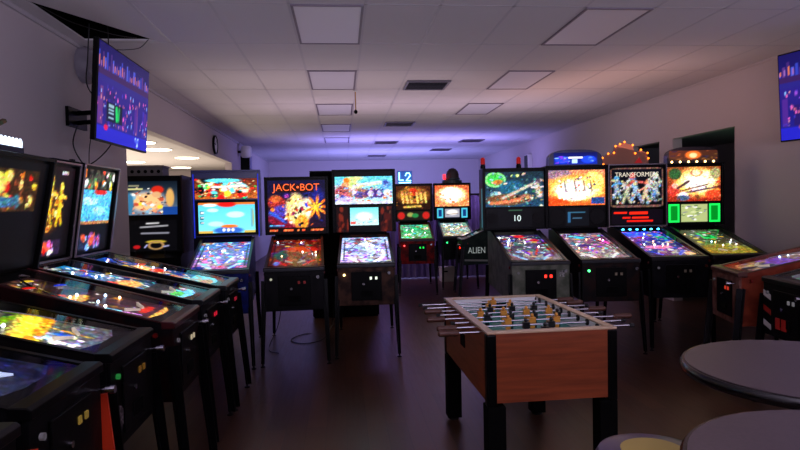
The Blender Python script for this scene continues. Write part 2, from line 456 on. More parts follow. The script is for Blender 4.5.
def pinball(label, pos, rz, group, pf, pf_str=1.2, bg=None, panel='dmd', panel_art=None, bg_str=1.3, cab=(K, (0.08, 0.08, 0.1)),
            front=None, bbw=0.74, top=1.95, trim=None, lw=0.58, lock=0.95, slots=(0.9, 0.1, 0.05), slot_e=5, button=None,
            rail=M_STEEL, leg=M_BLACK, seed=1, gz=(1.42, 1.90), toys=True, side=None, bulbs=None, bbx=0.0, length=1.12, lean=0.0, RISE=0.26):
    """origin on the floor under the front; the player stands at -y"""
    T = thing('pinball_machine', (pos[0], pos[1], 0), rz, label, 'pinball machine', group)
    rnd = random.Random(seed)
    hw = lw / 2; L = length; rear = lock + RISE
    cm_ = cab_mat(*cab); fm = cab_mat(*(front or cab))
    zb = lock - 0.42
    # cabinet: two sides, back, floor and a front in its own colours
    b = MB()
    for sgn in (-1, 1):
        xs = sorted((sgn * hw, sgn * (hw - 0.02)))
        b.prism_x(xs[0], xs[1], [(0.018, zb), (L + 0.22, zb + 0.05), (L + 0.22, rear), (L, rear), (0.018, lock)])
    b.box(-hw + 0.02, hw - 0.02, L + 0.20, L + 0.22, zb + 0.05, rear)
    b.prism_x(-hw + 0.02, hw - 0.02, [(0.018, zb), (L + 0.2, zb + 0.05), (L + 0.2, zb + 0.07), (0.018, zb + 0.02)])
    b.build('cabinet', cm_, T)
    MB().box(-hw, hw, 0, 0.018, zb, lock - 0.02).build('front_panel', fm, T, bevel=0.003)
    # metal side rails, lockbar, glass
    for sgn in (-1, 1):
        xs = sorted((sgn * (hw + 0.004), sgn * (hw - 0.022)))
        MB().prism_x(xs[0], xs[1], [(0.05, lock), (L, rear), (L, rear + 0.008), (0.05, lock + 0.008)]).build('side_rail', rail, T)
    lb = MB(); lb.prism_x(-hw - 0.008, hw + 0.008, [(-0.012, lock - 0.03), (0.06, lock - 0.03), (0.06, lock + 0.012), (0.0, lock + 0.010), (-0.012, lock)])
    lb.build('lockbar', rail, T, bevel=0.004)
    MB().prism_x(-hw + 0.025, hw - 0.025, [(0.058, lock + 0.001), (L, rear + 0.001), (L, rear + 0.005), (0.058, lock + 0.005)]).build('glass', glass_mat(), T)
    # playfield, a slope below the glass
    pz = lambda yy: lock - 0.034 + (RISE - 0.01) * yy / L
    P0 = (-hw + 0.022, 0.05, pz(0.05)); V = (0, L - 0.06, pz(L - 0.01) - pz(0.05))
    pf.mesh('playfield', P0, (lw - 0.044, 0, 0), V, art_mat(pf_str), T, 0.55)  # the print itself emits, standing in for light from the playfield lamps
    nrm = Vector((0, -0.11 / L, 1)).normalized(); tilt = math.atan(0.11 / L)
    # apron
    ap = MB(); y1 = 0.14
    ap.add([(-hw + 0.025, 0.055, pz(0.055) + 0.015), (hw - 0.025, 0.055, pz(0.055) + 0.015), (hw - 0.025, y1 + 0.04, pz(y1) + 0.015), (0.07, y1 - 0.03, pz(y1) + 0.015), (-0.07, y1 - 0.03, pz(y1) + 0.015), (-hw + 0.025, y1 + 0.04, pz(y1) + 0.015),
            (-hw + 0.025, 0.055, pz(0.055)), (hw - 0.025, 0.055, pz(0.055)), (hw - 0.025, y1 + 0.04, pz(y1)), (0.07, y1 - 0.03, pz(y1)), (-0.07, y1 - 0.03, pz(y1)), (-hw + 0.025, y1 + 0.04, pz(y1))],
           [(0, 1, 2, 3, 4, 5), (11, 10, 9, 8, 7, 6)] + [(i, i + 6, (i + 1) % 6 + 6, (i + 1) % 6) for i in range(6)])
    ap.build('apron', fm, T)
    if toys:
        for sgn in (-1, 1):
            MB().beam((sgn * 0.10, 0.30, pz(0.3) + 0.012), (sgn * 0.028, 0.245, pz(0.245) + 0.012), 0.02, 0.012, 0.012).build('flipper', mat('flipper_white', (0.95, 0.9, 0.8), emit=0.25), T)
        cols = [RED, YEL, BLU]
        for i, (bx, by) in enumerate(((-0.10, 0.80), (0.05, 0.88), (0.13, 0.74))):
            c = cols[(i + seed) % 3]
            bp = MB().lathe([(0.022, 0), (0.022, 0.015), (0.034, 0.016), (0.034, 0.018)], (bx, by, pz(by)), seg=14).build('bumper', M_WHITE, T)
            MB().lathe([(0.034, 0), (0.030, 0.004), (0.012, 0.007)], (bx, by, pz(by) + 0.0185), seg=14).build('bumper_cap', mat('cap_%d' % ((i + seed) % 3), c, emit=0.8, rough=0.2), bp)
        rp = []
        x0 = -0.19 if seed % 2 else 0.19
        for k in range(13):
            t = k / 12; yy = 0.42 + 0.55 * sin(t * pi * 0.62); rp.append((x0 * cos(t * pi), yy, min(pz(yy) + 0.018 + 0.006 * sin(t * pi), lock + RISE * yy / L - 0.012)))
        MB().tube(rp, 0.006, 6).build('wire_ramp', M_CHROME, T)
        for k in range(7):
            bx = rnd.uniform(-hw + 0.06, hw - 0.06); by = rnd.uniform(0.4, 1.0)
            MB().lathe([(0.004, 0), (0.008, 0.006), (0.008, 0.012), (0.003, 0.018)], (bx, by, pz(by) + 0.002), seg=8).build('lamp', mat('lamp_%d' % (k % 3), ((1, 1, 0.95), (0.7, 0.85, 1), (1, 0.7, 0.5))[k % 3], emit=7), T)
    # coin door with lit slots
    cd = MB().box(-0.155, 0.155, -0.012, 0, zb + 0.05, lock - 0.075).build('coin_door', M_BLACK, T, bevel=0.004)
    for dx in (0.045, 0.10):
        MB().box(dx - 0.011, dx + 0.011, -0.018, -0.012, lock - 0.155, lock - 0.128).build('coin_slot', mat('slot_%d%d%d_%d' % (*[int(v * 99) for v in slots], int(slot_e * 10)), slots, emit=slot_e), cd)
    MB().lathe([(0.012, 0), (0.012, 0.008)], (-0.03, -0.021, lock - 0.2), 'y', 12).build('lock', M_CHROME, cd)
    MB().box(-0.06, 0.06, -0.018, -0.012, zb + 0.09, zb + 0.15).build('coin_return', M_BLACKM, cd)
    pl = MB().lathe([(0.012, 0), (0.012, 0.02), (0.006, 0.02), (0.006, 0.06)], (hw - 0.06, -0.062, lock - 0.085), 'y', 12)
    pl.lathe([(0.016, 0), (0.016, 0.018)], (hw - 0.06, -0.078, lock - 0.085), 'y', 12); pl.build('plunger', M_CHROME, T, smooth=True)
    bc = button or (0.5, 0.5, 0.5)
    MB().lathe([(0.012, 0), (0.012, 0.014)], (-hw + 0.065, -0.0145, lock - 0.105), 'y', 14).build('start_button', mat('btn_%d%d%d' % tuple(int(v * 99) for v in bc), bc, emit=4 if button else 0.05), T)
    for sgn in (-1, 1):
        MB().lathe([(0.013, 0), (0.013, 0.012)], (sgn * hw if sgn > 0 else -hw - 0.012, 0.09, lock - 0.06), 'x', 12).build('flipper_button', mat('flip_btn', (0.4, 0.06, 0.05), rough=0.3), T)
    # legs with levelling feet
    for sx in (-1, 1):
        for y0, yb, zt in ((0.03, -0.05, lock - 0.12), (L + 0.19, L + 0.27, lock - 0.15)):
            lg = MB(); px, qx = sx * (hw + 0.004), sx * (hw + 0.030)
            lg.beam((px, y0, zt), (qx, yb, 0.03), 0.058, 0.012, 0.032)
            lg.beam((px - sx * 0.002, y0 - (0.028 if yb < 0 else -0.028), zt), (qx - sx * 0.002, yb - (0.014 if yb < 0 else -0.014), 0.03), 0.010, 0.05, 0.008)
            lo = lg.build('leg', leg, T)
            MB().lathe([(0.024, 0), (0.024, 0.008), (0.008, 0.014), (0.008, 0.035)], (qx, yb, 0), seg=12).build('foot', M_STEEL, lo)
    # backbox
    bw = bbw / 2; yf = L + 0.0; z0 = rear + 0.02; bbparts = []
    bb = MB(); bb.box(bbx - bw, bbx + bw, yf + 0.012, yf + 0.24, z0, top)
    for sgn in (-1, 1):   # wing flanges in front
        xs = sorted((bbx + sgn * bw, bbx + sgn * (bw - 0.022))); bb.box(xs[0], xs[1], yf - 0.02, yf + 0.012, z0, top)
    bb.box(bbx - bw + 0.022, bbx + bw - 0.022, yf - 0.02, yf + 0.012, top - 0.022, top)
    bbparts.append(bb.build('backbox', side or M_BLACK, T, bevel=0.003))
    MB().box(-hw + 0.03, hw - 0.03, yf + 0.03, yf + 0.2, rear - 0.01, z0).build('neck', M_BLACKM, T)
    if trim:
        tr = MB(); e = 0.012
        for sgn in (-1, 1):
            xs = sorted((bbx + sgn * (bw + 0.002), bbx + sgn * (bw - e))); tr.box(xs[0], xs[1], yf - 0.028, yf - 0.02, z0, top)
        tr.box(bbx - bw + e, bbx + bw - e, yf - 0.028, yf - 0.02, top - e, top); tr.box(bbx - bw + e, bbx + bw - e, yf - 0.028, yf - 0.02, z0, z0 + e)
        bbparts.append(tr.build('trim', trim, T))
    iw = bw - 0.035
    gz = (gz[0], min(gz[1], top - 0.04))
    bgo = bg.mesh('backglass', (bbx - iw, yf + 0.004, gz[0]), (2 * iw, 0, 0), (0, 0, gz[1] - gz[0]), art_mat(bg_str), T, 0.5); bbparts.append(bgo)
    # speaker panel
    if panel:
        pz0, pz1 = z0 + 0.015, gz[0] - 0.015
        sp = MB().box(bbx - iw, bbx + iw, yf - 0.004, yf + 0.010, pz0, pz1).build('speaker_panel', M_BLACK, T, bevel=0.003)
        dw = {'dmd': 0.20, 'lcd': 0.17, 'small': 0.14, 'wide': 0.31}[panel]
        hh = (pz1 - pz0) * (0.43 if panel in ('dmd', 'wide') else 0.45); zc = (pz0 + pz1) / 2 + (0.02 if panel == 'lcd' else 0)
        if panel == 'lcd': hh *= 0.76
        if panel_art:
            panel_art.mesh('display', (bbx - dw, yf - 0.006, zc - hh), (2 * dw, 0, 0), (0, 0, 2 * hh), art_mat(1.15), sp)
        if panel != 'wide':
            for sgn in (-1, 1):
                sx_ = bbx + sgn * (dw + (iw - dw) / 2)
                rr = min((iw - dw) / 2 - 0.008, (pz1 - pz0) / 2 - 0.01)
                g = MB().lathe([(rr, 0), (rr, 0.006), (rr * 0.9, 0.008), (rr * 0.86, 0.002), (rr * 0.25, 0.002), (rr * 0.2, 0.006)], (sx_, yf - 0.013, zc), 'y', 20)
                g.build('speaker_grille', mat('grille_dark', (0.05, 0.05, 0.055), rough=0.6, spec=0.2) if not bulbs else mat('speaker_lit_%d' % int(bulbs[0] * 9), bulbs, emit=1.0), sp, smooth=True)
    if lean:
        Rm = Matrix.Rotation(lean, 3, 'X'); pv = Vector((0, yf + 0.1, z0))
        for o in bbparts: o.rotation_euler = (lean, 0, 0); o.location = pv - Rm @ pv
    return T


# ---- back row, left to right
def art_a1():
    a = Art(64, 30, (0.35, 0.1, 0.05), (0.7, 0.35, 0.1), 3)
    a.specks(30, (0, 0, 1, 1), [RED, BRN, ORG, TAN, K, (0.1, 0.4, 0.4)], 0.03, 0.10, 1.6)
    a.specks(28, (0.2, 0.15, 0.85, 0.7), [WH, WH, YEL, CYN, (1, 0.9, 0.7)], 0.03, 0.09, 1.6)
    a.specks(60, (0, 0, 1, 1), [WH, (1, 0.85, 0.6), BRN, K, RED, (0.9, 0.7, 0.5)], 0.012, 0.035, 1.6).blob(0.45, 0.1, 0.28, 0.1, CYN); a.blob(0.12, 0.45, 0.06, 0.2, WH).blob(0.10, 0.55, 0.05, 0.2, K)
    a.specks(25, (0, 0.3, 1, 1), [BRN, RED, K, ORG, GRN], 0.02, 0.05, 1.5)
    a.line(0.3, 0.42, 0.78, 0.38, 0.05, WH); a.blob(0.52, 0.75, 0.06, 0.16, YEL)
    return a


def disp_sky():
    a = Art(60, 36, (0.35, 0.82, 0.9), (0.5, 0.92, 0.9), 4)
    a.blob(0.25, 0.25, 0.10, 0.06, (0.8, 0.97, 0.97)).blob(0.65, 0.4, 0.16, 0.10, (0.8, 0.97, 0.97)).blob(0.3, 0.7, 0.14, 0.08, (0.75, 0.96, 0.95))
    a.rect(0, 0, 1, 0.07, (0.85, 0.45, 0.15)).blob(0.5, 0.06, 0.16, 0.09, RED).blob(0.2, 0.08, 0.12, 0.05, WH)
    for k in range(3):
        a.rect(0.02, 0.28 + 0.16 * k, 0.10, 0.39 + 0.16 * k, (0.15, 0.4, 0.45)).rect(0.04, 0.31 + 0.16 * k, 0.09, 0.35 + 0.16 * k, WH)
    a.blob(0.95, 0.5, 0.03, 0.3, (0.7, 0.65, 0.2)).rect(0.93, 0.2, 0.96, 0.8, (0.4, 0.7, 0.75))
    a.blob(0.52, 0.92, 0.26, 0.12, (0.2, 0.4, 0.75)).blob(0.54, 0.78, 0.15, 0.05, ORG)
    for k in range(3): a.blob(0.44 + 0.08 * k, 0.9, 0.028, 0.05, WH)
    a.rect(0, 0.92, 0.25, 1, (0.85, 0.7, 0.3)).rect(0.8, 0.92, 1, 1, (0.8, 0.7, 0.3))
    return a


A1 = pinball('pinball machine with blue-lit sides and a sky-blue screen beside the upright cabinet',
             (-1.20, 5.86), radians(5.0), 'pinball machines facing the room',
             playfield_art([LBL, CYN, PNK, PUR, BLU, WH, (0.2, 0.6, 0.7), RED], ((0.2, 0.4, 0.7), (0.6, 0.3, 0.5)), 11, 1.2), 1.7,
             art_a1(), 'wide', disp_sky(), 1.3, (NAV, (0.05, 0.1, 0.4)), bbw=0.755, top=1.985, gz=(1.66, 1.89), seed=11,
             side=mat('blue_side', (0.03, 0.08, 0.35), rough=0.3), slots=(0.8, 0.1, 0.1), slot_e=0.5)
for sgn in (-1, 1):
    MB().box(sgn * 0.352 - 0.005, sgn * 0.352 + 0.005, 1.088, 1.098, 1.22, 1.94).build('glow_strip', mat('strip_blue', (0.08, 0.2, 0.9), emit=0.5), A1)


def art_a2():
    a = Art(60, 60, (0.05, 0.04, 0.18), (0.12, 0.04, 0.12), 8)
    a.blob(0.15, 0.42, 0.16, 0.12, (0.6, 0.15, 0.1)).blob(0.13, 0.35, 0.10, 0.07, (0.8, 0.35, 0.15))
    a.blob(0.8, 0.3, 0.18, 0.18, (0.08, 0.1, 0.4))
    a.blob(0.2, 0.6, 0.2, 0.12, (0.25, 0.2, 0.6), -0.4).blob(0.25, 0.8, 0.28, 0.10, (0.45, 0.05, 0.15), 0.3)
    a.line(0.05, 0.62, 0.3, 0.8, 0.03, (0.15, 0.3, 0.7))
    a.blob(0.48, 0.55, 0.17, 0.30, (1.0, 0.85, 0.5)).blob(0.62, 0.6, 0.14, 0.26, (1, 0.95, 0.7), 0.3).blob(0.58, 0.8, 0.12, 0.14, (1, 0.6, 0.15))
    a.burst(0.84, 0.52, 0.24, ORG, 9).burst(0.84, 0.52, 0.12, YEL, 9)
    a.specks(26, (0.3, 0.3, 0.62, 0.85), [K, BRN, WH, (1, 0.7, 0.3), RED], 0.015, 0.045)
    a.blob(0.33, 0.30, 0.07, 0.06, (0.1, 0.05, 0.3)).blob(0.33, 0.30, 0.04, 0.035, (0.6, 0.2, 0.6))
    a.specks(20, (0.05, 0.25, 0.95, 0.88), [(0.5, 0.1, 0.3), NAV, ORG, BLU, K], 0.02, 0.05, 1, 0.7)
    a.rect(0.16, 0.07, 0.80, 0.23, (0.12, 0.03, 0.02))
    a.rect(0, 0.90, 1, 1, (0.04, 0.01, 0.01)).line(0.03, 0.87, 0.27, 0.87, 0.01, (0.3, 0.7, 0.9))
    for x0, x1 in ((0.03, 0.16), (0.27, 0.44), (0.50, 0.54), (0.58, 0.64), (0.74, 0.95)):
        a.rect(x0, 0.935, x1, 0.975, (1, 0.4, 0.2))
    return a


A2 = pinball('dark pinball machine with orange and purple explosion backglass and a red playfield',
             (-0.48, 5.95), radians(2.0), 'pinball machines facing the room',
             playfield_art([RED, (0.8, 0.1, 0.05), (0.7, 0.3, 0.1), (0.1, 0.4, 0.2), BRN, (0.3, 0.2, 0.5)], ((0.45, 0.05, 0.03), (0.25, 0.12, 0.08)), 22, 1.0,
                           extra=lambda a: a.blob(0.15, 0.8, 0.06, 0.06, (0.3, 0.5, 1)).blob(0.2, 0.55, 0.14, 0.12, (0.1, 0.35, 0.15)).blob(0.62, 0.35, 0.35, 0.10, (0.85, 0.12, 0.05))), 0.7,
             art_a2(), None, None, 1.25, (K, (0.06, 0.05, 0.06)), bbw=0.73, top=1.90, gz=(1.255, 1.87), seed=22, slots=(0.5, 0.1, 0.08), slot_e=0.2, button=(0.35, 0.35, 0.3))
lettering('title_lettering', 'JACK•BOT', 0.115, (0.0, 1.115, 1.775), (pi / 2, 0, 0), mat('title_orange', (1.0, 0.40, 0.14), emit=1.3), A2)


def art_a4():
    a = Art(64, 40, (0.35, 0.8, 0.85), (0.75, 0.9, 0.95), 5)
    a.blob(0.35, 0.2, 0.2, 0.22, (0.85, 0.9, 0.5)).blob(0.7, 0.2, 0.3, 0.15, (0.4, 0.85, 0.85))
    a.blob(0.14, 0.6, 0.16, 0.28, (0.75, 0.35, 0.35)).blob(0.12, 0.85, 0.2, 0.14, (0.75, 0.7, 0.95))
    a.blob(0.42, 0.62, 0.18, 0.2, (0.7, 0.45, 0.35)).blob(0.42, 0.66, 0.09, 0.12, (0.3, 0.25, 0.5))
    a.blob(0.7, 0.62, 0.2, 0.16, (0.25, 0.15, 0.45)).blob(0.62, 0.62, 0.05, 0.12, (0.85, 0.8, 0.95)).blob(0.77, 0.62, 0.04, 0.1, (0.85, 0.8, 0.95))
    a.blob(0.9, 0.4, 0.10, 0.3, (0.35, 0.6, 0.85)).blob(0.88, 0.22, 0.05, 0.07, (0.2, 0.3, 0.6)).blob(0.92, 0.6, 0.08, 0.12, (0.9, 0.95, 1))
    a.blob(0.2, 0.14, 0.05, 0.10, ORG).blob(0.18, 0.3, 0.07, 0.09, (0.9, 0.6, 0.4))
    a.line(0.33, 0.33, 0.78, 0.2, 0.035, WH).line(0.36, 0.38, 0.8, 0.27, 0.02, (0.95, 0.85, 0.6))
    a.specks(34, (0, 0.35, 1, 0.95), [(0.6, 0.2, 0.3), WH, (0.3, 0.3, 0.65), ORG, LBL, (0.85, 0.6, 0.7)], 0.015, 0.045, 1.4)
    a.specks(90, (0, 0.3, 1, 0.92), [(0.45, 0.15, 0.25), WH, (0.2, 0.2, 0.5), (0.9, 0.5, 0.3), (0.6, 0.8, 1), K], 0.008, 0.022, 1.5)
    a.rect(0, 0.92, 1, 1, (0.85, 0.9, 1))
    return a


def disp_snow():
    a = Art(40, 26, (0.45, 0.85, 0.85), (0.8, 0.97, 0.95), 6)
    a.blob(0.5, 0.5, 0.3, 0.25, (0.85, 1, 0.97)).specks(20, (0, 0.6, 1, 1), [(0.8, 0.4, 0.3), WH, (0.4, 0.65, 0.7), (0.9, 0.85, 0.7)], 0.02, 0.05)
    return a.rect(0.02, 0.8, 0.2, 0.95, (0.85, 0.35, 0.3))


A4 = pinball('pinball machine with pale cartoon racing backglass, bright white playfield and brown patterned front',
             (0.235, 6.12), radians(-1.8), 'pinball machines facing the room',
             playfield_art([WH, LBL, (0.8, 0.7, 0.95), PUR, (0.35, 0.3, 0.6), (0.7, 0.85, 1), (0.6, 0.25, 0.35)], ((0.6, 0.7, 0.95), (0.75, 0.7, 0.95)), 33, 1.3), 1.7,
             art_a4(), 'lcd', disp_snow(), 1.15, (BRN, K), ((0.30, 0.20, 0.15), (0.13, 0.08, 0.07)), bbw=0.76, top=1.985, gz=(1.57, 1.90), seed=33,
             slots=(0.85, 0.9, 0.8), slot_e=1.5, button=(1.0, 0.9, 0.6), bulbs=None)
for sgn in (-1, 1):
    a = Art(14, 26, (0.12, 0.04, 0.03), (0.2, 0.05, 0.03), 50 + sgn)
    a.specks(16, (0, 0, 1, 1), [(0.5, 0.15, 0.08), (0.3, 0.08, 0.05), K, (0.45, 0.3, 0.2)], 0.06, 0.2)
    a.mesh('panel_art', (sgn * 0.262 - 0.07, 1.104, 1.235), (0.14, 0, 0), (0, 0, 0.30), art_mat(0.7), A4)

# tall dark cabinet standing behind the gap
T = thing('tall_cabinet', (0.07, 8.35, 0), 0, 'plain tall black cabinet standing behind the pale cartoon racing machine', 'cabinet')
MB().box(-0.50, 0.42, 0, 0.45, 0.02, 2.02).build('cabinet_body', M_BLACKM, T, bevel=0.01)
MB().box(-0.50, 0.42, 0.0, 0.45, 2.02, 2.04).build('cabinet_top', M_BLACK, T, bevel=0.004)
MB().box(-0.48, 0.40, 0.02, 0.43, 0.0, 0.02).build('plinth', M_BLACKM, T)


# ---- upright machine in the opening, far left
def art_a0():
    a = Art(56, 42, (0.04, 0.08, 0.12), (0.35, 0.45, 0.55), 9)
    a.blob(0.4, 0.62, 0.42, 0.34, (0.55, 0.6, 0.65)).blob(0.42, 0.62, 0.3, 0.26, (0.95, 0.75, 0.5))
    a.specks(80, (0.05, 0.2, 0.85, 0.98), [(0.95, 0.6, 0.4), WH, BRN, (0.75, 0.3, 0.2), (0.3, 0.4, 0.5), K, (1, 0.85, 0.7)], 0.012, 0.04)
    a.specks(34, (0.12, 0.3, 0.75, 0.95), [(0.95, 0.6, 0.4), WH, BRN, YEL, (0.75, 0.3, 0.2), (0.5, 0.7, 0.8)], 0.02, 0.07)
    a.blob(0.62, 0.26, 0.12, 0.12, (0.8, 0.15, 0.08)).blob(0.6, 0.4, 0.09, 0.09, TAN).blob(0.86, 0.5, 0.08, 0.28, (0.85, 0.65, 0.35))
    a.rect(0.72, 0.78, 1, 1, (0.08, 0.25, 0.55)).rect(0.05, 0.20, 0.33, 0.25, (0.75, 0.75, 0.5)).rect(0.07, 0.12, 0.26, 0.15, (0.5, 0.5, 0.4))
    a.blob(0.08, 0.65, 0.08, 0.3, (0.2, 0.45, 0.6))
    return a


T = thing('arcade_cabinet', (-2.36, 7.72, 0), radians(3), 'black upright arcade cabinet with a gold emblem standing at the left opening', 'arcade cabinet')
MB().prism_x(-0.37, 0.37, [(0.0, 0), (0.75, 0), (0.75, 1.98), (0.1, 1.98), (0.05, 1.44), (0.0, 1.02), (-0.16, 0.96), (-0.16, 0.86), (0.0, 0.8)]).build('cabinet_body', M_BLACK, T, bevel=0.006)
art_a0().mesh('screen', (-0.31, 0.030, 1.49), (0.62, 0, 0), (0, 0.035, 0.42), art_mat(1.15), T)
a = Art(60, 46, K, K, 2)
a.line(0.4, 0.10, 0.62, 0.09, 0.026, (0.75, 0.75, 0.75)).line(0.28, 0.22, 0.8, 0.18, 0.026, (0.6, 0.6, 0.62)).line(0.3, 0.42, 0.82, 0.42, 0.026, (0.55, 0.55, 0.6))
a.blob(0.58, 0.70, 0.20, 0.05, (0.75, 0.65, 0.2)).ring(0.58, 0.82, 0.14, 0.12, 0.2, (0.65, 0.5, 0.3)).blob(0.2, 0.86, 0.07, 0.06, (0.7, 0.08, 0.1))
a.line(0.36, 0.88, 0.40, 0.8, 0.02, (0.6, 0.6, 0.8)).line(0.74, 0.86, 0.82, 0.84, 0.025, (0.6, 0.6, 0.75))
a.mesh('emblem_panel', (-0.30, -0.005, 1.04), (0.60, 0, 0), (0, 0.048, 0.38), art_mat(1.1), T)
for sgn in (-1, 1):
    MB().box(sgn * 0.378 - 0.008, sgn * 0.378 + 0.008, -0.02, 0.72, 1.0, 1.978).build('side_panel', mat('side_brown', (0.16, 0.08, 0.07), rough=0.5, spec=0.2), T)
    MB().lathe([(0.02, 0), (0.02, 0.012), (0.007, 0.014), (0.007, 0.06), (0.016, 0.065), (0.012, 0.085)], (sgn * 0.17, -0.08, 0.975), seg=12).build('joystick', M_RUB, T)
T2 = thing('storage_crate', (-2.47, 7.95, 1.981), radians(3), 'grey crate with a row of dark round holes, on the black upright arcade cabinet', 'crate')
MB().box(-0.30, 0.20, 0, 0.35, 0, 0.12).build('crate_body', mat('crate_grey', (0.32, 0.30, 0.30), rough=0.6), T2, bevel=0.008)
MB().box(-0.31, 0.21, -0.01, 0.36, 0.12, 0.14).build('lid', mat('crate_lid', (0.42, 0.38, 0.34), rough=0.6), T2)
for k in range(6):
    MB().lathe([(0.022, 0), (0.022, 0.004)], (-0.25 + 0.08 * k, -0.0045, 0.06), 'y', 12).build('hole', M_BLACKM, T2)
# dark machine back end between upright and blue machine
T = thing('tall_cabinet', (-1.74, 8.0, 0), 0, 'narrow dark blue cabinet between the upright cabinet and the blue-lit machine', 'cabinet')
MB().box(-0.18, 0.2, 0, 0.4, 0, 1.92).build('cabinet_body', mat('navy_gloss', (0.04, 0.05, 0.16), rough=0.3), T, bevel=0.008)
MB().box(-0.20, 0.22, -0.015, 0.41, 1.92, 1.95).build('cabinet_top', M_BLACK, T)
MB().box(-0.12, 0.12, -0.004, 0, 1.3, 1.8).build('door_panel', mat('teal_dim', (0.08, 0.2, 0.22), rough=0.4), T)


# ---- far pair
def art_b1():
    a = Art(44, 30, (0.25, 0.1, 0.02), (0.12, 0.05, 0.02), 13)
    a.blob(0.5, 0.4, 0.45, 0.35, (0.6, 0.38, 0.12)).blob(0.5, 0.25, 0.12, 0.16, (0.75, 0.15, 0.05))
    for xx in (0.18, 0.3, 0.42, 0.6, 0.72, 0.84): a.line(xx, 0.35, xx + 0.03, 0.7, 0.03, (0.95, 0.75, 0.35)).blob(xx, 0.3, 0.03, 0.06, (0.9, 0.6, 0.35))
    a.specks(20, (0, 0, 1, 1), [BRN, K, (0.7, 0.45, 0.1)], 0.02, 0.07).line(0.25, 0.88, 0.7, 0.85, 0.04, (0.85, 0.7, 0.3))
    return a


def disp_b1():
    a = Art(44, 12, (0.1, 0.08, 0.05)); a.blob(0.4, 0.4, 0.1, 0.25, (0.6, 0.6, 0.3)).blob(0.55, 0.5, 0.1, 0.25, (0.15, 0.5, 0.25))
    return a.blob(0.12, 0.5, 0.11, 0.42, (0.75, 0.12, 0.1)).blob(0.88, 0.5, 0.11, 0.42, (0.75, 0.12, 0.1))


B1 = pinball('far pinball machine with a brown and gold backglass, green playfield and red front',
             (1.28, 10.2), radians(-4.0), 'far pair of pinball machines',
             playfield_art([GRN, (0.5, 0.95, 0.7), (0.1, 0.5, 0.3), WH, (0.6, 0.8, 0.4), CYN], ((0.1, 0.6, 0.4), (0.3, 0.5, 0.25)), 44, 0.9, 26, 40), 1.6,
             art_b1(), 'wide', disp_b1(), 1.2, ((0.6, 0.05, 0.04), (0.3, 0.03, 0.02)), bbw=0.72, top=1.945, gz=(1.45, 1.90), seed=44,
             slots=(0.1, 0.9, 0.3), slot_e=1.6, button=(1.0, 0.3, 0.3))


def art_b2():
    a = Art(44, 30, (0.7, 0.3, 0.15), (0.85, 0.5, 0.3), 14)
    a.blob(0.5, 0.45, 0.42, 0.38, (1, 0.85, 0.6)).blob(0.48, 0.4, 0.3, 0.28, WH).blob(0.5, 0.55, 0.2, 0.3, WH)
    return a.specks(20, (0, 0.4, 1, 1), [ORG, (0.8, 0.35, 0.2), TAN, WH], 0.02, 0.06)


def disp_b2():
    a = Art(48, 16, (0.03, 0.05, 0.12))
    for x0 in (0.02, 0.80): a.rect(x0, 0.05, x0 + 0.18, 0.95, (0.3, 0.75, 0.85)).rect(x0 + 0.03, 0.15, x0 + 0.15, 0.85, (0.05, 0.2, 0.45))
    return a.rect(0.27, 0.1, 0.73, 0.9, (0.6, 0.6, 0.65)).blob(0.5, 0.45, 0.18, 0.25, WH).line(0.35, 0.6, 0.65, 0.55, 0.03, BRN)


B2 = pinball('far pinball machine with a glowing white and orange backglass and a dark dome on top',
             (2.12, 10.75), radians(-4.3), 'far pair of pinball machines',
             playfield_art([WH, CYN, (0.5, 0.7, 0.5), YEL, GRY, TAN], ((0.4, 0.55, 0.5), (0.5, 0.5, 0.4)), 55, 0.9, 26, 40), 1.5,
             art_b2(), 'wide', disp_b2(), 1.6, (K, (0.04, 0.1, 0.06)), bbw=0.75, top=1.965, gz=(1.50, 1.92), seed=55,
             slots=(0.3, 0.4, 0.35), slot_e=0.3, button=(0.2, 1.0, 0.5))
tp = MB().lathe([(0.20, 0), (0.20, 0.05), (0.16, 0.07), (0.16, 0.10)], (0.02, 1.24, 1.966), seg=24).build('topper', mat('topper_teal', (0.06, 0.16, 0.16), rough=0.4), B2)
MB().lathe([(0.13, 0), (0.128, 0.07), (0.11, 0.13), (0.07, 0.18), (0.02, 0.2)], (0.03, 1.24, 2.067), seg=24).build('dome', mat('dome_mesh', (0.16, 0.13, 0.14), rough=0.6, bump=0.6, scale=80), tp, smooth=True)
MB().box(-0.17, -0.12, 1.1, 1.14, 2.04, 2.14).build('red_lamp', mat('lamp_red', (1.0, 0.12, 0.15), emit=4), tp)

# ---- side-on machine with big white side lettering, behind the first machine of the right row
AL = pinball('green-black pinball machine turned side-on, white lettering on its side, behind the right row',
             (1.98, 10.0), radians(-93), None,
             playfield_art([(0.1, 0.3, 0.25), GRY, (0.2, 0.4, 0.3)], ((0.05, 0.12, 0.1), (0.05, 0.08, 0.08)), 66, 0.6, 20, 30), 0.5,
             Art(20, 20, (0.05, 0.12, 0.1), (0.02, 0.04, 0.04), 3), None, None, 0.4, ((0.13, 0.19, 0.18), (0.17, 0.24, 0.22)), bbw=0.70, top=1.85, gz=(1.45, 1.80), seed=66, leg=M_STEEL, RISE=0.42, length=0.95)
lettering('side_lettering', 'ALIEN', 0.145, (0.2935, 0.235, 0.77), (pi / 2, 0, pi / 2), mat('letter_white', (0.85, 0.92, 0.9), emit=0.25), AL, sx=0.75)
MB().prism_x(0.2905, 0.292, [(0.03, 0.60), (0.9, 0.57), (0.9, 0.60), (0.03, 0.63)]).build('side_stripe', mat('stripe_pale', (0.6, 0.66, 0.64), rough=0.4), AL)


